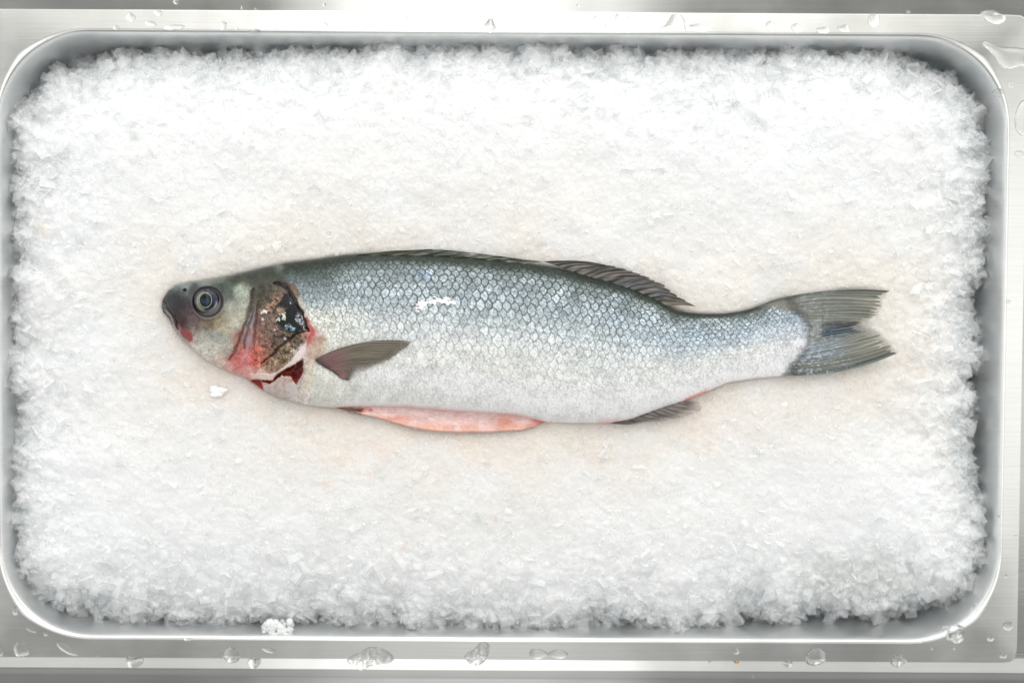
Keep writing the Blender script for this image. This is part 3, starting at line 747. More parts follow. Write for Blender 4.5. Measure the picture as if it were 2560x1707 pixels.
# pectoral fin lies over the flank
def pec_z(x, y, U, Vv):
    t, b = topf(x), botf(x); w = 2*(y-t)/(b-t)-1
    return bodyz(x, y)+.0009+.0016*np.sin(np.clip(Vv, 0, 1)*math.pi)*(1-.6*U)
def pec_c(x, y, U, Vv, ray):
    u, v = U.ravel(), Vv.ravel(); r = ray.ravel(); xr, yr = x.ravel(), y.ravel()
    c = np.tile(np.array([(122, 112, 96)], float), (u.size, 1))
    c = mixc(c, (128, 92, 94), sstep(.5, .12, v)*.9)
    c = mixc(c, (66, 56, 56), sstep(.10, .0, v)*.8)
    c = mixc(c, (64, 56, 44), .55*sstep(.1, .9, r)*sstep(.2, .5, v))
    c = mixc(c, (78, 70, 58), sstep(.05, .0, u)*.7)
    c = mixc(c, (168, 122, 120), .55*np.exp(-(((u-.85)/.12)**2+((v-.2)/.12)**2)))
    c = mixc(c, (70, 56, 66), .75*np.exp(-(((u-1)/.08)**2+((v-.32)/.10)**2)))
    c = streak(c, U, Vv, 24, .14, 9)
    fade = sstep(.30, .85, u)*sstep(.22, .60, v)+.5*sstep(.8, 1., v)
    al = 1-.10*sstep(.2,.6,v)-np.clip(.82*fade, 0, .9)-.12*(r < 0)*sstep(.4, .8, v)
    return lin(c), np.clip(al, 0, 1)
fin('pectoral_fin', Z2([(276, 955), (300, 985), (345, 1012), (420, 1055), (495, 1112)]), Z2([(1048, 812), (1030, 850), (960, 905), (840, 980), (720, 1045), (610, 1085)]),
    pec_z, pec_c, nu=300, nv=110, bulge=lambda U: 20*(1-U)**1.2-7*U, rays=24, jag=.03, relief=.00012, seed=6)

# ------------------------------------------------------------------ belly cut (the opened flap with pink flesh)
up_ = [(834, 1012), (950, 1006), (1012, 1008), (1075, 1013), (1140, 1018), (1223, 1024), (1287, 1028), (1338, 1042), (1364, 1053)]
lo_ = [(838, 1020), (903, 1034), (944, 1042), (981, 1053), (1028, 1066), (1075, 1074), (1127, 1078), (1223, 1077.5), (1303, 1073), (1335, 1065), (1366, 1054.5)]
fu, fl_ = curve(up_), curve(lo_)
nu, nv = 260, 50
U, Vv = np.meshgrid(np.linspace(0, 1, nu), np.linspace(0, 1.06, nv), indexing='ij')
xu = 834+(1366-834)*U
x = xu; yu = np.interp(xu, *np.array(up_).T); yl = np.interp(xu, *np.array(lo_).T)
y = yu+(yl-yu)*Vv
z = ZF+.0002-.0014*np.sin(np.clip(Vv, 0, 1)*math.pi)*np.sin(U*math.pi)**.5-.03*np.clip(Vv-1, 0, 1)
def cut_col(x, y, U, v):
    c = np.tile(np.array([(228, 198, 193)], float), (x.size, 1))
    c = mixc(c, (222, 180, 178), sstep(-.2, .5, fbm(x/30, y/9, 3, 5))*.6)
    c = mixc(c, (220, 164, 144), sstep(.62, .82, v)*sstep(-.5, .3, fbm(x/22, y/14, 2, 15))*.85)
    c = mixc(c, (226, 176, 158), sstep(.88, 1.0, v)*.6)
    c = mixc(c, (212, 120, 98), .7*np.exp(-(((x-1262)/26)**2+((y-1054)/14)**2)))
    c = mixc(c, (200, 96, 80), .7*sstep(1310, 1355, x))
    c = mixc(c, (205, 88, 72), .75*np.exp(-(((x-905)/12)**2+((y-1023)/6)**2))); c = mixc(c, (190, 60, 50), .8*np.exp(-(((x-927)/5)**2+((y-1025)/4)**2)))
    c = mixc(c, (206, 120, 100), .6*np.exp(-(((x-985)/40)**2+((y-1046)/7)**2)))
    c = c*(1+.10*fbm(x/6, y/3, 3, 25)+.06*fbm(x/24, y/8, 2, 26))[:, None]
    return lin(np.clip(c, 0, 250))
cc = cut_col(x.ravel(), y.ravel(), U.ravel(), Vv.ravel())
cut = mesh_np('belly_flap', P(x.ravel(), y.ravel(), z.ravel()), grid_faces(nu, nv), M_flesh, fish, cc)
cut['label'] = 'opened belly cut showing pink flesh'

# ------------------------------------------------------------------ crushed ice
D = 1.0884
ICE = [(10,330),(30,250),(75,230),(90,195),(130,160),(180,150),(240,148),(290,132),(380,120),(450,125),(560,124),(640,122),(740,115),(800,112),(860,95),(920,105),(945,125),(975,105),(1060,92),(1120,95),(1150,90),(1180,115),(1215,85),(1260,105),(1330,108),(1380,118),(1430,115),(1480,118),(1520,115),(1600,125),(1690,115),(1780,130),(1840,110),(1930,118),(2020,130),(2060,142),(2100,152),(2150,165),(2190,185),(2225,205),(2260,260),(2250,300),(2280,318),(2276,350),(2256,370),(2278,390),(2280,440),(2258,450),(2252,500),(2268,515),(2258,560),(2262,620),(2245,650),(2236,700),(2248,750),(2240,790),(2255,830),(2250,860),(2222,870),(2238,920),(2232,970),(2220,1010),(2228,1060),(2240,1110),(2258,1170),(2268,1215),(2260,1260),(2243,1310),(2225,1365),(2190,1368),(2150,1380),(2080,1398),(2000,1408),(1920,1412),(1870,1405),(1830,1412),(1790,1416),(1740,1410),(1700,1414),(1660,1436),(1600,1460),(1540,1468),(1480,1452),(1430,1440),(1350,1440),(1300,1452),(1200,1456),(1100,1452),(1000,1448),(950,1450),(905,1422),(860,1440),(800,1448),(760,1440),(730,1412),(700,1440),(660,1455),(635,1432),(590,1430),(530,1425),(470,1430),(410,1420),(380,1410),(330,1430),(290,1436),(250,1418),(180,1408),(130,1388),(80,1358),(50,1318),(32,1260),(20,1200),(14,1150),(22,1100),(12,1050),(27,990),(34,930),(10,880),(10,830),(26,790),(20,740),(22,700),(18,640),(30,600),(26,540),(22,490),(32,440),(52,400),(32,370)]
ICE = [(a*D, b*D) for a, b in ICE]
def grow(p):
    x, y = p; return (x+(-12 if x < 120 else (5 if x > 2350 else 0)), y+(-5 if y < 220 else (5 if y > 1480 else 0)))
ICE = [grow(p) for p in ICE]
FISHPOLY0 = [tuple(p) for p in TOP[:-1]]+[(2112, 721), (2188, 721), (2223, 727), (2190, 790), (2146, 812), (2195, 832), (2241, 882), (2145, 916)]+[tuple(p) for p in BOT[::-1][1:] if not 834 < p[0] < 1366]

LO2 = [(1335,1065),(1303,1073),(1223,1077),(1127,1078),(1075,1074),(1028,1066),(981,1053),(944,1042),(903,1034)]
FISHPOLY = [p for p in FISHPOLY0 if not (p[1] > 960 and p[0] < 1400)]+LO2+[p for p in FISHPOLY0 if (p[1] > 960 and p[0] < 1366)]
def ice_height(x, y):
    wx = x+9*fbm(x/34, y/34, 3, 1)+3.5*fbm(x/8, y/8, 2, 3); wy = y+9*fbm(x/34+7, y/34, 3, 2)+3.5*fbm(x/8, y/8+5, 2, 4)
    d = sdf(wx, wy, ICE)+15*fbm(x/58, y/58, 2, 66)+10*fbm(x/140, y/140, 2, 68)+3
    df = sdf(x, y, FISHPOLY)                       # >0 under the fish
    z = -.0195+.0280*(1-np.exp(-np.clip(d, 0, None)/95.))
    edge = np.exp(-np.clip(d, 0, None)/90.)
    rough = .36+1.2*edge
    z += .0016*fbm(x/150, y/150, 3, 11)
    lump, _, cid = worley(x/46+.6*fbm(x/30, y/30, 2, 6), y/40+.6*fbm(x/30, y/30, 2, 7), 2)
    z += .0036*rough*(.55-lump)*(.42+edge)+.0012*edge*(cid-.5)
    f1, f2, ci = worley(x/17+.5*fbm(x/12, y/12, 2, 16), y/15+.5*fbm(x/12, y/12, 2, 17), 5)
    z += .0011*rough*(.5-f1)+.0006*rough*(ci-.5)*sstep(0, .2, f2-f1)
    g1, g2, ci2 = worley(x/8.5, y/7.6, 8)
    z += .00026*(.5-g1)*(.6+1.1*edge)+.00014*(ci2-.5)*sstep(0, .2, g2-g1)
    z += .00018*fbm(x/4, y/4, 2, 19)
    # ice is pressed down and melted under the fish
    near = np.exp(-np.clip(-df, 0, None)/45.)
    z -= .0030*sstep(-6, 14, df)
    lim = ZF-.0014+.0006*fbm(x/14, y/14, 2, 41)
    z = np.where(df > -40, np.minimum(z, lim+.004*sstep(0, -40, df)), z)
    # steep broken side
    z = z-.0030*np.clip((22-d)/22, 0, 1)**2
    z = np.where(d < 3, z-(3-d)*.0011, z)
    return z, d, df
xs = np.arange(-24, 2530, 2.2); ys = np.arange(50, 1640, 2.2)
X, Y = np.meshgrid(xs, ys, indexing='ij'); x = X.ravel(); y = Y.ravel()
Zi, dI, dF = ice_height(x, y)
def ice_col(x, y, d, df):
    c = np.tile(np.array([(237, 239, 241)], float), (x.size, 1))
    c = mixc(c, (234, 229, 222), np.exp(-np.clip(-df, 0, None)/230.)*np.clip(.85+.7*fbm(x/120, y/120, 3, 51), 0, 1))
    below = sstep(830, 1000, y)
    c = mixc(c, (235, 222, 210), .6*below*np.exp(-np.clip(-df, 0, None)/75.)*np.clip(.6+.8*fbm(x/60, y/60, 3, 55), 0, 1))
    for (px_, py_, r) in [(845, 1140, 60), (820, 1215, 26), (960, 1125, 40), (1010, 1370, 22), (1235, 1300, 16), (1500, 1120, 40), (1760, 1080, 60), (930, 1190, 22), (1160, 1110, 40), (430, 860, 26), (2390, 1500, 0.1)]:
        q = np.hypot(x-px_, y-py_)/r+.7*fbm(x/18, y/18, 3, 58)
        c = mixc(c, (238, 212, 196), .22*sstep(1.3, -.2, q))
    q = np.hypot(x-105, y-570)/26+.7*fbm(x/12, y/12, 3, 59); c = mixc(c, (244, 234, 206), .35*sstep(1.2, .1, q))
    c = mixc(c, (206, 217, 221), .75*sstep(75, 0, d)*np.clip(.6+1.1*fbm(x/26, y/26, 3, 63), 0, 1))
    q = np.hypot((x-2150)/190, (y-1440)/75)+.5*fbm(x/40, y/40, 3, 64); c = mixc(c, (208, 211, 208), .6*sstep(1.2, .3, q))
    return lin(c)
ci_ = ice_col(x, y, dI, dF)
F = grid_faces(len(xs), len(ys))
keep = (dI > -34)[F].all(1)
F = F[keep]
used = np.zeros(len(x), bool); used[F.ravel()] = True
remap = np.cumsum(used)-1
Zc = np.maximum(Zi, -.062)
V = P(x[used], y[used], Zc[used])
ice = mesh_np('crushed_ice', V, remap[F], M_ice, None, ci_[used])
tag(ice, 'bed of white crushed ice heaped in the steel pan under the fish', 'crushed ice', kind='stuff')

# shards and grains of ice: part of the same mass of ice
def shards(n, px, py, z, size, flat, mat, name, cols=None):
    cube = np.array([(sx, sy, sz) for sx in (-1, 1) for sy in (-1, 1) for sz in (-1, 1)], float)*.5
    quads = np.array([(0, 1, 3, 2), (4, 6, 7, 5), (0, 4, 5, 1), (2, 3, 7, 6), (0, 2, 6, 4), (1, 5, 7, 3)])
    base = cube[None]*np.stack([size, size*rng.uniform(.45, 1., n), size*flat], -1)[:, None, :]
    base = base*(1+rng.uniform(-.42, .30, (n, 8, 3)))
    a = rng.uniform(0, 2*math.pi, n); t = rng.normal(0, .55, n); p = rng.normal(0, .55, n)
    def rot(v, ang, i, j):
        c, s = np.cos(ang)[:, None], np.sin(ang)[:, None]; w = v.copy()
        w[:, :, i] = v[:, :, i]*c-v[:, :, j]*s; w[:, :, j] = v[:, :, i]*s+v[:, :, j]*c; return w
    base = rot(base, t, 0, 2); base = rot(base, p, 1, 2); base = rot(base, a, 0, 1)
    V = (P(px, py, z)[:, None, :]+base).reshape(-1, 3)
    F = (quads[None]+8*np.arange(n)[:, None, None]).reshape(-1, 4)
    return mesh_np(name, V, F, mat, None, cols=cols, smooth=False)
def sample(n, cond):
    out = []
    while sum(len(o) for o in out) < n:
        q = rng.uniform([-10, 60], [2515, 1630], (n*2, 2)); z, d, df = ice_height(q[:, 0], q[:, 1])
        k = cond(q[:, 0], q[:, 1], z, d, df); out.append(np.concatenate([q, z[:, None], d[:, None]], 1)[k])
    return np.concatenate(out)[:n]
# fine grains over the whole bed
n = 5000
q = sample(n, lambda x, y, z, d, df: (d > 8) & (df < -4))
sz = rng.gamma(3., 1.0, n)*S*1.9
gc = ice_col(q[:, 0], q[:, 1], q[:, 3], sdf(q[:, 0], q[:, 1], FISHPOLY))
gc = np.minimum(gc*1.10, .97)
g = shards(n, q[:, 0], q[:, 1], q[:, 2]+sz*.02, sz, rng.uniform(.10, .28, n), M_grain, 'ice_grains', np.repeat(gc, 8, 0))
tag(g, 'fine loose grains of ice over the crushed ice bed', 'ice grains', kind='stuff')
# bigger clear flakes round the edge
n = 6500
q = sample(n, lambda x, y, z, d, df: (d > -9) & (rng.random(len(d)) < np.exp(-np.clip(d, 0, None)/45.)))
sz = np.minimum(rng.gamma(2.6, 1.0, n)*7.0, 42)*S
g2 = shards(n, q[:, 0], q[:, 1], np.maximum(q[:, 2], -.040)+sz*.08, sz, rng.uniform(.14, .45, n), M_shard_clear, 'ice_flakes')
tag(g2, 'clear jagged flakes of ice along the edge of the ice bed', 'ice flakes', kind='stuff')

n = 1700
q = sample(n, lambda x, y, z, d, df: (d > 20) & (df < -14))
sz = np.minimum(rng.gamma(2.8, 1.0, n)*4.6, 30)*S
g4 = shards(n, q[:, 0], q[:, 1], q[:, 2]+sz*.0, sz, rng.uniform(.10, .3, n), M_shard_clear, 'ice_splinters')
tag(g4, 'thin clear splinters of ice lying over the whole ice bed', 'ice splinters', kind='stuff')

# ------------------------------------------------------------------ drops, ice pieces
def surf_z(px, py):
    """height of steel (rim, bend or counter) below a photo position"""
    p = P(px, py, -.002)
    lx = pc*(p[0]-pcen[0])+ps*(p[1]-pcen[1]); ly = -ps*(p[0]-pcen[0])+pc*(p[1]-pcen[1])
    ax, ay = abs(lx), abs(ly)
    # signed distance outside the opening
    qx, qy = ax-(HXI-RI), ay-(HYI-RI)
    d = math.hypot(max(qx, 0), max(qy, 0))+min(max(qx, qy), 0)-RI
    if ax > HXO or ay > HYO:
        if ly < 0 and ay > HYO: return -.0041
        return -.0056
    if d < 0: return float(np.interp(d/S, [-54, -43, -33, -22, -14, -9.5, -6.5, -3, 0], [-.042, -.03, -.0205, -.0115, -.0058, -.0030, -.0015, -.0005, -.0001]))
    if qx > 0 and qy > 0:
        c, s = qx/math.hypot(qx, qy), qy/math.hypot(qx, qy)
        X = HXO-(HXI-RI); Y = HYO-(HYI-RI); T = min(X/max(c, 1e-6), Y/max(s, 1e-6))
        return -50*S*FT*min(1, d/max(T-RI, 1e-6))
    return -d*FT
def blob(name, px, py, rx, ry, rot=0., h=None, irr=.12, mat=M_water, seed=0, outline=None, lumpy=0.):
    rn = np.random.default_rng(seed+int(px*7+py*3))
    na, nr = 56, 14
    z0 = surf_z(px, py)
    a = np.linspace(0, 2*math.pi, na, endpoint=False)
    if outline is not None:
        o = np.array(outline, float); o = np.concatenate([o, o[:1]])
        t = np.concatenate([[0], np.cumsum(np.hypot(*np.diff(o, axis=0).T))]); t /= t[-1]
        uu = np.linspace(0, 1, na, endpoint=False); ox = np.interp(uu, t, o[:, 0]); oy = np.interp(uu, t, o[:, 1])
        for _ in range(3): ox = (np.roll(ox, 1)+ox*2+np.roll(ox, -1))/4; oy = (np.roll(oy, 1)+oy*2+np.roll(oy, -1))/4
        px, py = ox.mean(), oy.mean(); ox -= px; oy -= py; m = min(rx, ry)
    else:
        k = 1+irr*sum(rn.normal()/(j+1)*np.cos(j*a+rn.uniform(0, 6.28)) for j in (1, 2, 3, 4, 5))
        x_, y_ = rx*k*np.cos(a), ry*k*np.sin(a); c, s = math.cos(rot), math.sin(rot)
        ox = x_*c-y_*s; oy = x_*s+y_*c; m = min(rx, ry)
    h = h or m*S*.34
    cen = P(px, py, z0)
    V = []; 
    for i in range(nr+1):
        r = 1-i/nr; hz = h*(1-r**2.6)**.62
        vx = ox*r*S; vy = -oy*r*S
        V.append(np.stack([vx, vy, np.full(na, hz)], -1))
    V = np.concatenate(V)
    if lumpy:
        V[:, 2] *= 1+lumpy*fbm(V[:, 0]/S/9+px, V[:, 1]/S/9, 3, 3)
        V[:, 2] += 0
    # follow the steel below
    for j in range(len(V)):
        V[j, 2] += surf_z(px+V[j, 0]/S, py-V[j, 1]/S)-z0
    nb = len(V); base = V[:na].copy(); base[:, 2] -= .00025
    V = np.concatenate([V, base])
    F = grid_faces(nr+1, na, True)
    F = np.concatenate([F, np.stack([nb+np.arange(na), nb+(np.arange(na)+1) % na, (np.arange(na)+1) % na, np.arange(na)], -1)])
    o = mesh_np(name, V, F, mat); o.location = cen
    bm = bmesh.new(); bm.from_mesh(o.data); bm.verts.ensure_lookup_table()
    bm.faces.new([bm.verts[nb+k] for k in range(na)][::-1])
    bmesh.ops.remove_doubles(bm, verts=bm.verts, dist=1e-7)
    bmesh.ops.recalc_face_normals(bm, faces=bm.faces)
    for f in bm.faces: f.smooth = True
    bm.to_mesh(o.data); bm.free()
    return o
TOPR, BOTR, RIGR = 'water drops on the top rim of the pan', 'water drops on the bottom rim of the pan', 'water drops on the right rim of the pan'
DROPS = [
 # x, y, rx, ry, rot, group, label
 (327,44,13,10,.6,TOPR,'small bent water drop on the top rim, leftmost of the large ones'),
 (394,31,13,8,.7,TOPR,'slanted oval water drop straddling the outer edge of the top rim'),
 (440,5,7,7,0,TOPR,'round water drop cut by the top frame edge, on the counter above the rim'),
 (290,70,8,6,0,TOPR,'faint small round water drop left above the heap of ice, near the top left corner'),
 (376,59,15,6,.2,TOPR,'flat oval water drop just below the slanted oval drop on the top rim'),
 (436,68,26,7,-.05,TOPR,'long thin water streak on the top rim with a bead at its right end'),
 (558,64,10,10,0,TOPR,'single round water drop between the long streak and the steel bend on the top rim'),
 (640,80,12,7,0,TOPR,'small oval water drop on the inner bend of the top rim'),
 (810,64,9,8,.5,TOPR,'small faint water drop right of the small oval one on the top bend'),
 (955,58,7,5,.3,TOPR,'tiny water drop left of the leaf shaped drop on the top rim'),
 (1003,52,17,11,-.3,TOPR,'leaf shaped water drop on the bright part of the top rim'),
 (1050,58,7,5,-.5,TOPR,'tiny water drop between the leaf shaped drop and the bow tie shaped pair'),
 (1096,57,18,9,.2,TOPR,'left half of the bow tie shaped pair of water drops on the top rim'),
 (1132,58,9,12,0,TOPR,'right half of the bow tie shaped pair of water drops on the top rim'),
 (1266,71,10,5,.1,TOPR,'flat oval water drop right of the clear ice piece on the top rim'),
 (1342,68,6,7,0,TOPR,'faint round water drop on the whitest part of the top rim'),
 (1495,48,16,9,-.3,TOPR,'curved water drop touching the outer edge of the top rim'),
 (1519,69,7,11,0,TOPR,'upright narrow water drop just below the curved one on the top rim'),
 (1555,48,20,14,.5,TOPR,'three pointed water drop on the top rim'),
 (1752,70,28,9,.1,TOPR,'long flat water drop with a thin tail on the top rim'),
 (1925,66,12,13,0,TOPR,'triangular water drop on the top rim above the right half of the ice'),
 (1992,71,14,11,0,TOPR,'roundest of the three oval water drops in a row on the top rim'),
 (2057,76,17,8,0,TOPR,'middle and flattest of the three oval water drops in a row on the top rim'),
 (2110,72,15,9,.1,TOPR,'last of the three oval water drops in a row on the top rim'),
 (2184,50,14,20,.2,TOPR,'tall water drop hanging from the outer edge of the top rim'),
 (2486,42,29,20,0,TOPR,'large domed oval water drop in the top right corner of the rim'),
 (2527,212,7,7,0,RIGR,'small ring of a water drop below the long puddle on the right rim'),
 (2497,232,11,11,0,RIGR,'round water drop sitting on the bend at the top right corner'),
 (2556,306,20,42,.1,RIGR,'tall oval water drop cut by the right frame edge'),
 (2549,386,13,9,.1,RIGR,'small pointed oval water drop below the tall one on the right rim'),
 (2520,755,7,5,0,RIGR,'tiny bright water drop on the bend of the right rim beside the tail fin'),
 (2520,1565,14,11,-.4,RIGR,'small angular water drop near the bottom right corner of the rim'),
 (2475,1592,9,10,.3,RIGR,'small square water drop inside the dark bottom right corner of the rim'),
 (2508,1638,9,8,.3,RIGR,'round water drop in the very tip of the bottom right corner'),
 (54,1622,20,21,.4,BOTR,'large dark edged round water drop in the bottom left corner of the rim'),
 (2,1627,7,14,0,BOTR,'water drop cut by the left frame edge at the bottom'),
 (168,1622,30,10,.55,BOTR,'long slanted water drop in the bottom left of the rim'),
 (80,1575,13,4,.4,BOTR,'thin slanted water streak above the long slanted drop in the bottom left'),
 (115,1584,6,6,0,BOTR,'tiny water drop right of the thin slanted streak in the bottom left'),
 (38,1525,7,12,0,BOTR,'small upright water drop on the bottom left bend'),
 (336,1652,22,18,-.3,BOTR,'rounded water drop over the edge of the bottom rim, below the left part of ice'),
 (578,1638,22,22,0,BOTR,'large clear water drop with a dark right side, left of the fallen ice clump'),
 (634,1657,18,15,-.4,BOTR,'rounded water drop just under the fallen ice clump on the bottom rim'),
 (470,1597,10,5,0,BOTR,'small water drop on the pale bend of the bottom rim'),
 (672,1624,18,6,.3,BOTR,'thin wet smear right under the fallen ice clump'),
 (1345,1634,24,13,.1,BOTR,'left one of two flat water patches side by side on the bottom rim'),
 (1395,1634,24,12,0,BOTR,'right one of two flat water patches side by side on the bottom rim'),
 (1384,1671,6,6,0,BOTR,'tiny ring shaped water drop on the bright counter edge'),
 (1841,1627,9,8,.3,BOTR,'small water drop above the orange speck on the bottom rim'),
 (1968,1656,13,11,.5,BOTR,'small water drop over the edge of the bottom rim, left of the squarish one'),
 (2042,1644,27,25,.1,BOTR,'large squarish water drop on the bottom rim'),
 (2247,1651,18,18,.2,BOTR,'round water drop on the bottom rim near the right corner'),
 (2353,1675,5,6,0,BOTR,'tiny ring shaped water drop on the counter under the right corner'),
]
for (x_, y_, rx, ry, rot, grp, lab) in DROPS:
    o = blob('water_drop', x_, y_, rx, ry, -rot if False else rot, irr=.16)
    tag(o, lab, 'water drop', grp)
tag(blob('water_drop', 1680, 60, 34, 20, outline=[(1648,70),(1662,66),(1672,50),(1680,36),(1702,38),(1712,50),(1712,68),(1715,80),(1700,78),(1680,72),(1660,76)]), 'large three cornered water drop with a curled tail on the top rim', 'water drop', TOPR)
tag(blob('water_drop', 2510, 135, 34, 20, outline=[(2450,108),(2462,99),(2485,112),(2505,119),(2535,118),(2575,124),(2600,150),(2575,163),(2545,166),(2522,175),(2505,170),(2492,155),(2482,135),(2465,122)]), 'large long puddle of water across the top right corner of the rim', 'water drop', RIGR)
# tiny beads
beads = [(592,73),(605,20),(700,62),(735,60),(760,45),(1440,76),(1430,56),(1392,74),(1332,18),(1446,14),(2270,30),(2485,268),(2464,258),(1290,1668),(1115,1671),(1775,1653),(2190,1658),(2330,1620),(2385,1620),(2400,1672),(1880,1690),(410,1672),(30,668),(245,1640),(265,98),(270,116),(525,112),(472,120),(2495,1290),(2540,1340),(2515,1440),(1510,106),(2490,640),(2482,1180),(2478,1055),(2300,1605),(1240,1660),(905,1650),(640,24),(810,12)]
for k, (x_, y_) in enumerate(beads):
    o = blob('water_bead', x_, y_, random.uniform(3, 5.5), random.uniform(2.5, 5), random.uniform(-1, 1), irr=.1)
    tag(o, 'tiny water bead on the bare steel around the ice', 'water bead', 'tiny water beads scattered on the steel')

def ice_piece(name, px, py, rx, ry, z, hz, mat, lab, seed, n=5, cat='ice piece', grp=None, spread=1.):
    """a cluster of faceted lumps merged into one mesh"""
    rn = random.Random(seed); bm = bmesh.new()
    c = P(px, py, z)
    for k in range(n):
        r = bmesh.ops.create_icosphere(bm, subdivisions=2, radius=1.)
        ox, oy = (rn.uniform(-.6, .6)*spread, rn.uniform(-.6, .6)*spread) if n > 1 else (0, 0)
        s = (rn.uniform(.35, .65) if n < 9 else (rn.uniform(.12, .34) if n < 60 else rn.uniform(.08, .24))) if n > 1 else 1.
        ax = rn.uniform(0, 3)
        for v in r['verts']:
            q = v.co
            f = 1+.28*math.sin(q.x*5+seed+k)*math.cos(q.y*4+k*2)+.16*math.sin(q.z*9+q.x*7+k)
            q = q*f
            X_ = q.x*math.cos(ax)-q.y*math.sin(ax); Y_ = q.x*math.sin(ax)+q.y*math.cos(ax)
            v.co = Vector(((ox+X_*s)*rx*S, (oy+Y_*s)*ry*S, q.z*s*hz+hz*.3))
    me = bpy.data.meshes.new(name); bm.to_mesh(me); bm.free(); me.materials.append(mat)
    for p in me.polygons: p.use_smooth = True
    o = bpy.data.objects.new(name, me); COL.objects.link(o); o.location = c
    tag(o, lab, cat, grp)
    return o
IP = 'loose pieces of ice off the bed'
ice_piece('ice_piece', 694, 1580, 44, 40, -.004, .005, M_shard, 'white clump of ice fallen onto the bottom rim', 5, 110, grp=IP, spread=1.3)
ice_piece('ice_piece', 1226, 66, 22, 30, 0., .0026, M_chunk, 'clear flat piece of ice lying across the middle of the top rim', 11, 2, grp=IP, spread=.4)
tag(blob('ice_piece', 930, 1643, 68, 30, h=.0028, outline=[(862,1655),(872,1640),(900,1628),(925,1612),(955,1618),(978,1630),(990,1648),(975,1662),(940,1665),(915,1672),(905,1684),(885,1674)], mat=M_chunk, lumpy=.9), 'large melting piece of ice on the bottom rim below the head end', 'ice piece', IP)
tag(blob('ice_piece', 1190, 1645, 34, 26, h=.0026, outline=[(1158,1640),(1170,1628),(1185,1622),(1196,1605),(1212,1600),(1226,1610),(1222,1635),(1214,1655),(1196,1670),(1172,1664)], mat=M_chunk, lumpy=.9), 'small melting piece of ice on the bottom rim below the belly', 'ice piece', IP)
ice_piece('ice_piece', 2382, 1580, 34, 28, -.001, .004, M_chunk, 'rounded melting piece of ice on the bend of the bottom right corner', 41, 6, grp=IP)
ice_piece('ice_piece', 2428, 1530, 18, 34, -.004, .004, M_shard_clear, 'slushy trail of ice above the piece on the bottom right bend', 47, 9, grp=IP, spread=1.3)
ice_piece('ice_piece', 2475, 652, 22, 30, -.022, .004, M_chunk, 'smooth clear lump of ice stuck to the right wall of the pan', 51, 1, grp=IP)
ice_piece('ice_piece', 2476, 480, 12, 9, -.018, .003, M_chunk, 'small clear lump of ice under the jagged flakes at the right wall', 52, 1, grp=IP)
hz_, _, _ = ice_height(np.array([540.]), np.array([979.]))
M_white = plain('frost_highlight_white', (.95, .96, .97), .35)  # shared by the frost chip and the modelled highlight on the flank
ice_piece('ice_chip', 541, 979, 24, 14, float(hz_[0])+.0002, .0009, M_white, 'small bright white chip of frost on the ice below the fish head', 61, 8, cat='ice chip', spread=1.3)
M_orange = plain('food_residue', (.75, .42, .04), .5)
tag(blob('food_speck', 1841, 1653, 7, 5, mat=M_orange), 'tiny orange speck on the edge of the bottom rim', 'speck')

# wet highlight on the flank, built as an added thin white patch
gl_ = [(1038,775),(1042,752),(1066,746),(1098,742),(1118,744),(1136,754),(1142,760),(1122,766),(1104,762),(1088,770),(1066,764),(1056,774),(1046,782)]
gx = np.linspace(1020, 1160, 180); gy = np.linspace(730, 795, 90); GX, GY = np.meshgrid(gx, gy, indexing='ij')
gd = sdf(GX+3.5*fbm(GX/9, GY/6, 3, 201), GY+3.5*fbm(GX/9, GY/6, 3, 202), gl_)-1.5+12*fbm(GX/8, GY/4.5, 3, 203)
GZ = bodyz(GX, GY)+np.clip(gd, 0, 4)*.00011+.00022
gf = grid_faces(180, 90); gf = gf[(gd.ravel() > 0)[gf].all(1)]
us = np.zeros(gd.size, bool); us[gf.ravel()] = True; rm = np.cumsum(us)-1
g3 = mesh_np('flank_highlight', P(GX.ravel()[us], GY.ravel()[us], GZ.ravel()[us]), rm[gf], M_white)
tag(g3, 'thin white patch standing in for the wet highlight on the middle of the fish flank', 'highlight patch')

# ------------------------------------------------------------------ light
def area(name, loc, target, sx, sy, power, col=(1, 1, 1)):
    ld = bpy.data.lights.new(name, 'AREA'); ld.shape = 'RECTANGLE'; ld.size = sx; ld.size_y = sy; ld.energy = power; ld.color = col
    o = bpy.data.objects.new(name, ld); COL.objects.link(o); o.location = loc
    o.rotation_euler = (Vector(target)-Vector(loc)).to_track_quat('-Z', 'Y').to_euler()
    return o
area('window_lamp', (.1, 2.0, 2.2), (0, 0, 0), 2.0, 1.4, 17, (1, .995, .98))

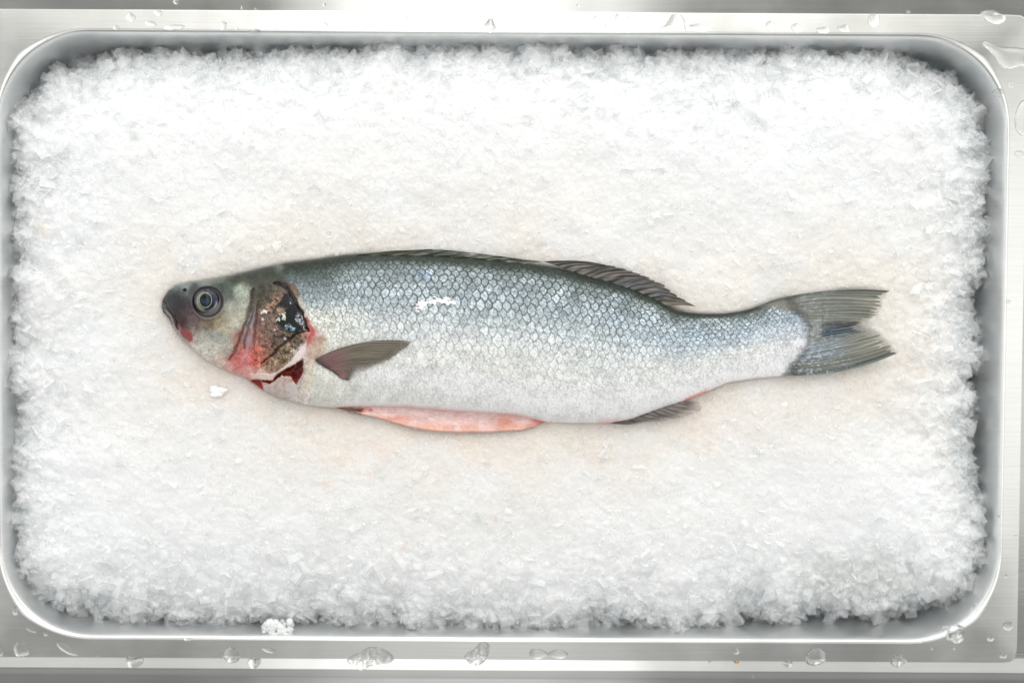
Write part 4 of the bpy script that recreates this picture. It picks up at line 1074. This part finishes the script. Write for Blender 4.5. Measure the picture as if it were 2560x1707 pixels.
world = bpy.data.worlds.new('World'); scene.world = world; world.use_nodes = True
nt = world.node_tree; bg = nt.nodes['Background']
tc = N(nt, 'ShaderNodeTexCoord'); sx = N(nt, 'ShaderNodeSeparateXYZ'); L(nt, tc.outputs['Generated'], sx.inputs[0])
cry = N(nt, 'ShaderNodeValToRGB'); mr = N(nt, 'ShaderNodeMapRange'); mr.inputs[1].default_value = -1; mr.inputs[2].default_value = 1
L(nt, sx.outputs['Y'], mr.inputs[0]); L(nt, mr.outputs[0], cry.inputs[0])
el = cry.color_ramp.elements
def stop(p, v):
    e = el.new((p+1)/2); e.color = (v, v*.995, v*(.985 if p < .25 else .955), 1)
el[0].position = 0; el[0].color = (.45, .47, .48, 1); el[1].position = 1; el[1].color = (.85, .86, .86, 1)
for p, v in [(-.6, .42), (-.42, .32), (-.26, .32), (-.18, .40), (-.13, .98), (.04, .98), (.085, .38), (.17, .33), (.26, .95), (.5, .95)]: stop(p, v)
crx = N(nt, 'ShaderNodeValToRGB'); mr2 = N(nt, 'ShaderNodeMapRange'); mr2.inputs[1].default_value = -1; mr2.inputs[2].default_value = 1
L(nt, sx.outputs['X'], mr2.inputs[0]); L(nt, mr2.outputs[0], crx.inputs[0])
el = crx.color_ramp.elements
el[0].position = 0; el[0].color = (.35, .36, .38, 1); el[1].position = 1; el[1].color = (.4, .4, .36, 1)
for p, v in [(-.5, .3), (-.3, .04), (-.15,.04), (-.08, 1.7), (.03, 1.7), (.11, .03), (.30, .0), (.37, .5), (.6, .5)]: stop(p, v)
fy = N(nt, 'ShaderNodeMapRange'); fy.inputs[1].default_value = -.42; fy.inputs[2].default_value = .1; fy.inputs[3].default_value = .22; fy.inputs[4].default_value = 1
L(nt, sx.outputs['Y'], fy.inputs[0]); scx = N(nt, 'ShaderNodeVectorMath', operation='SCALE'); L(nt, crx.outputs[0], scx.inputs[0]); L(nt, fy.outputs[0], scx.inputs['Scale'])
addn = N(nt, 'ShaderNodeVectorMath', operation='ADD'); L(nt, cry.outputs[0], addn.inputs[0]); L(nt, scx.outputs[0], addn.inputs[1])
L(nt, addn.outputs[0], bg.inputs[0]); bg.inputs[1].default_value = 1.05

# ------------------------------------------------------------------ render settings
scene.render.engine = 'CYCLES'
scene.cycles.max_bounces = 9; scene.cycles.transparent_max_bounces = 32; scene.cycles.transmission_bounces = 8
scene.cycles.diffuse_bounces = 5; scene.cycles.glossy_bounces = 4
scene.cycles.caustics_reflective = False; scene.cycles.caustics_refractive = False
scene.view_settings.view_transform = 'Standard'; scene.view_settings.look = 'None'
scene.view_settings.exposure = 0; scene.view_settings.gamma = 1; scene.view_settings.use_curve_mapping = False
scene.render.resolution_x = 1024; scene.render.resolution_y = 682
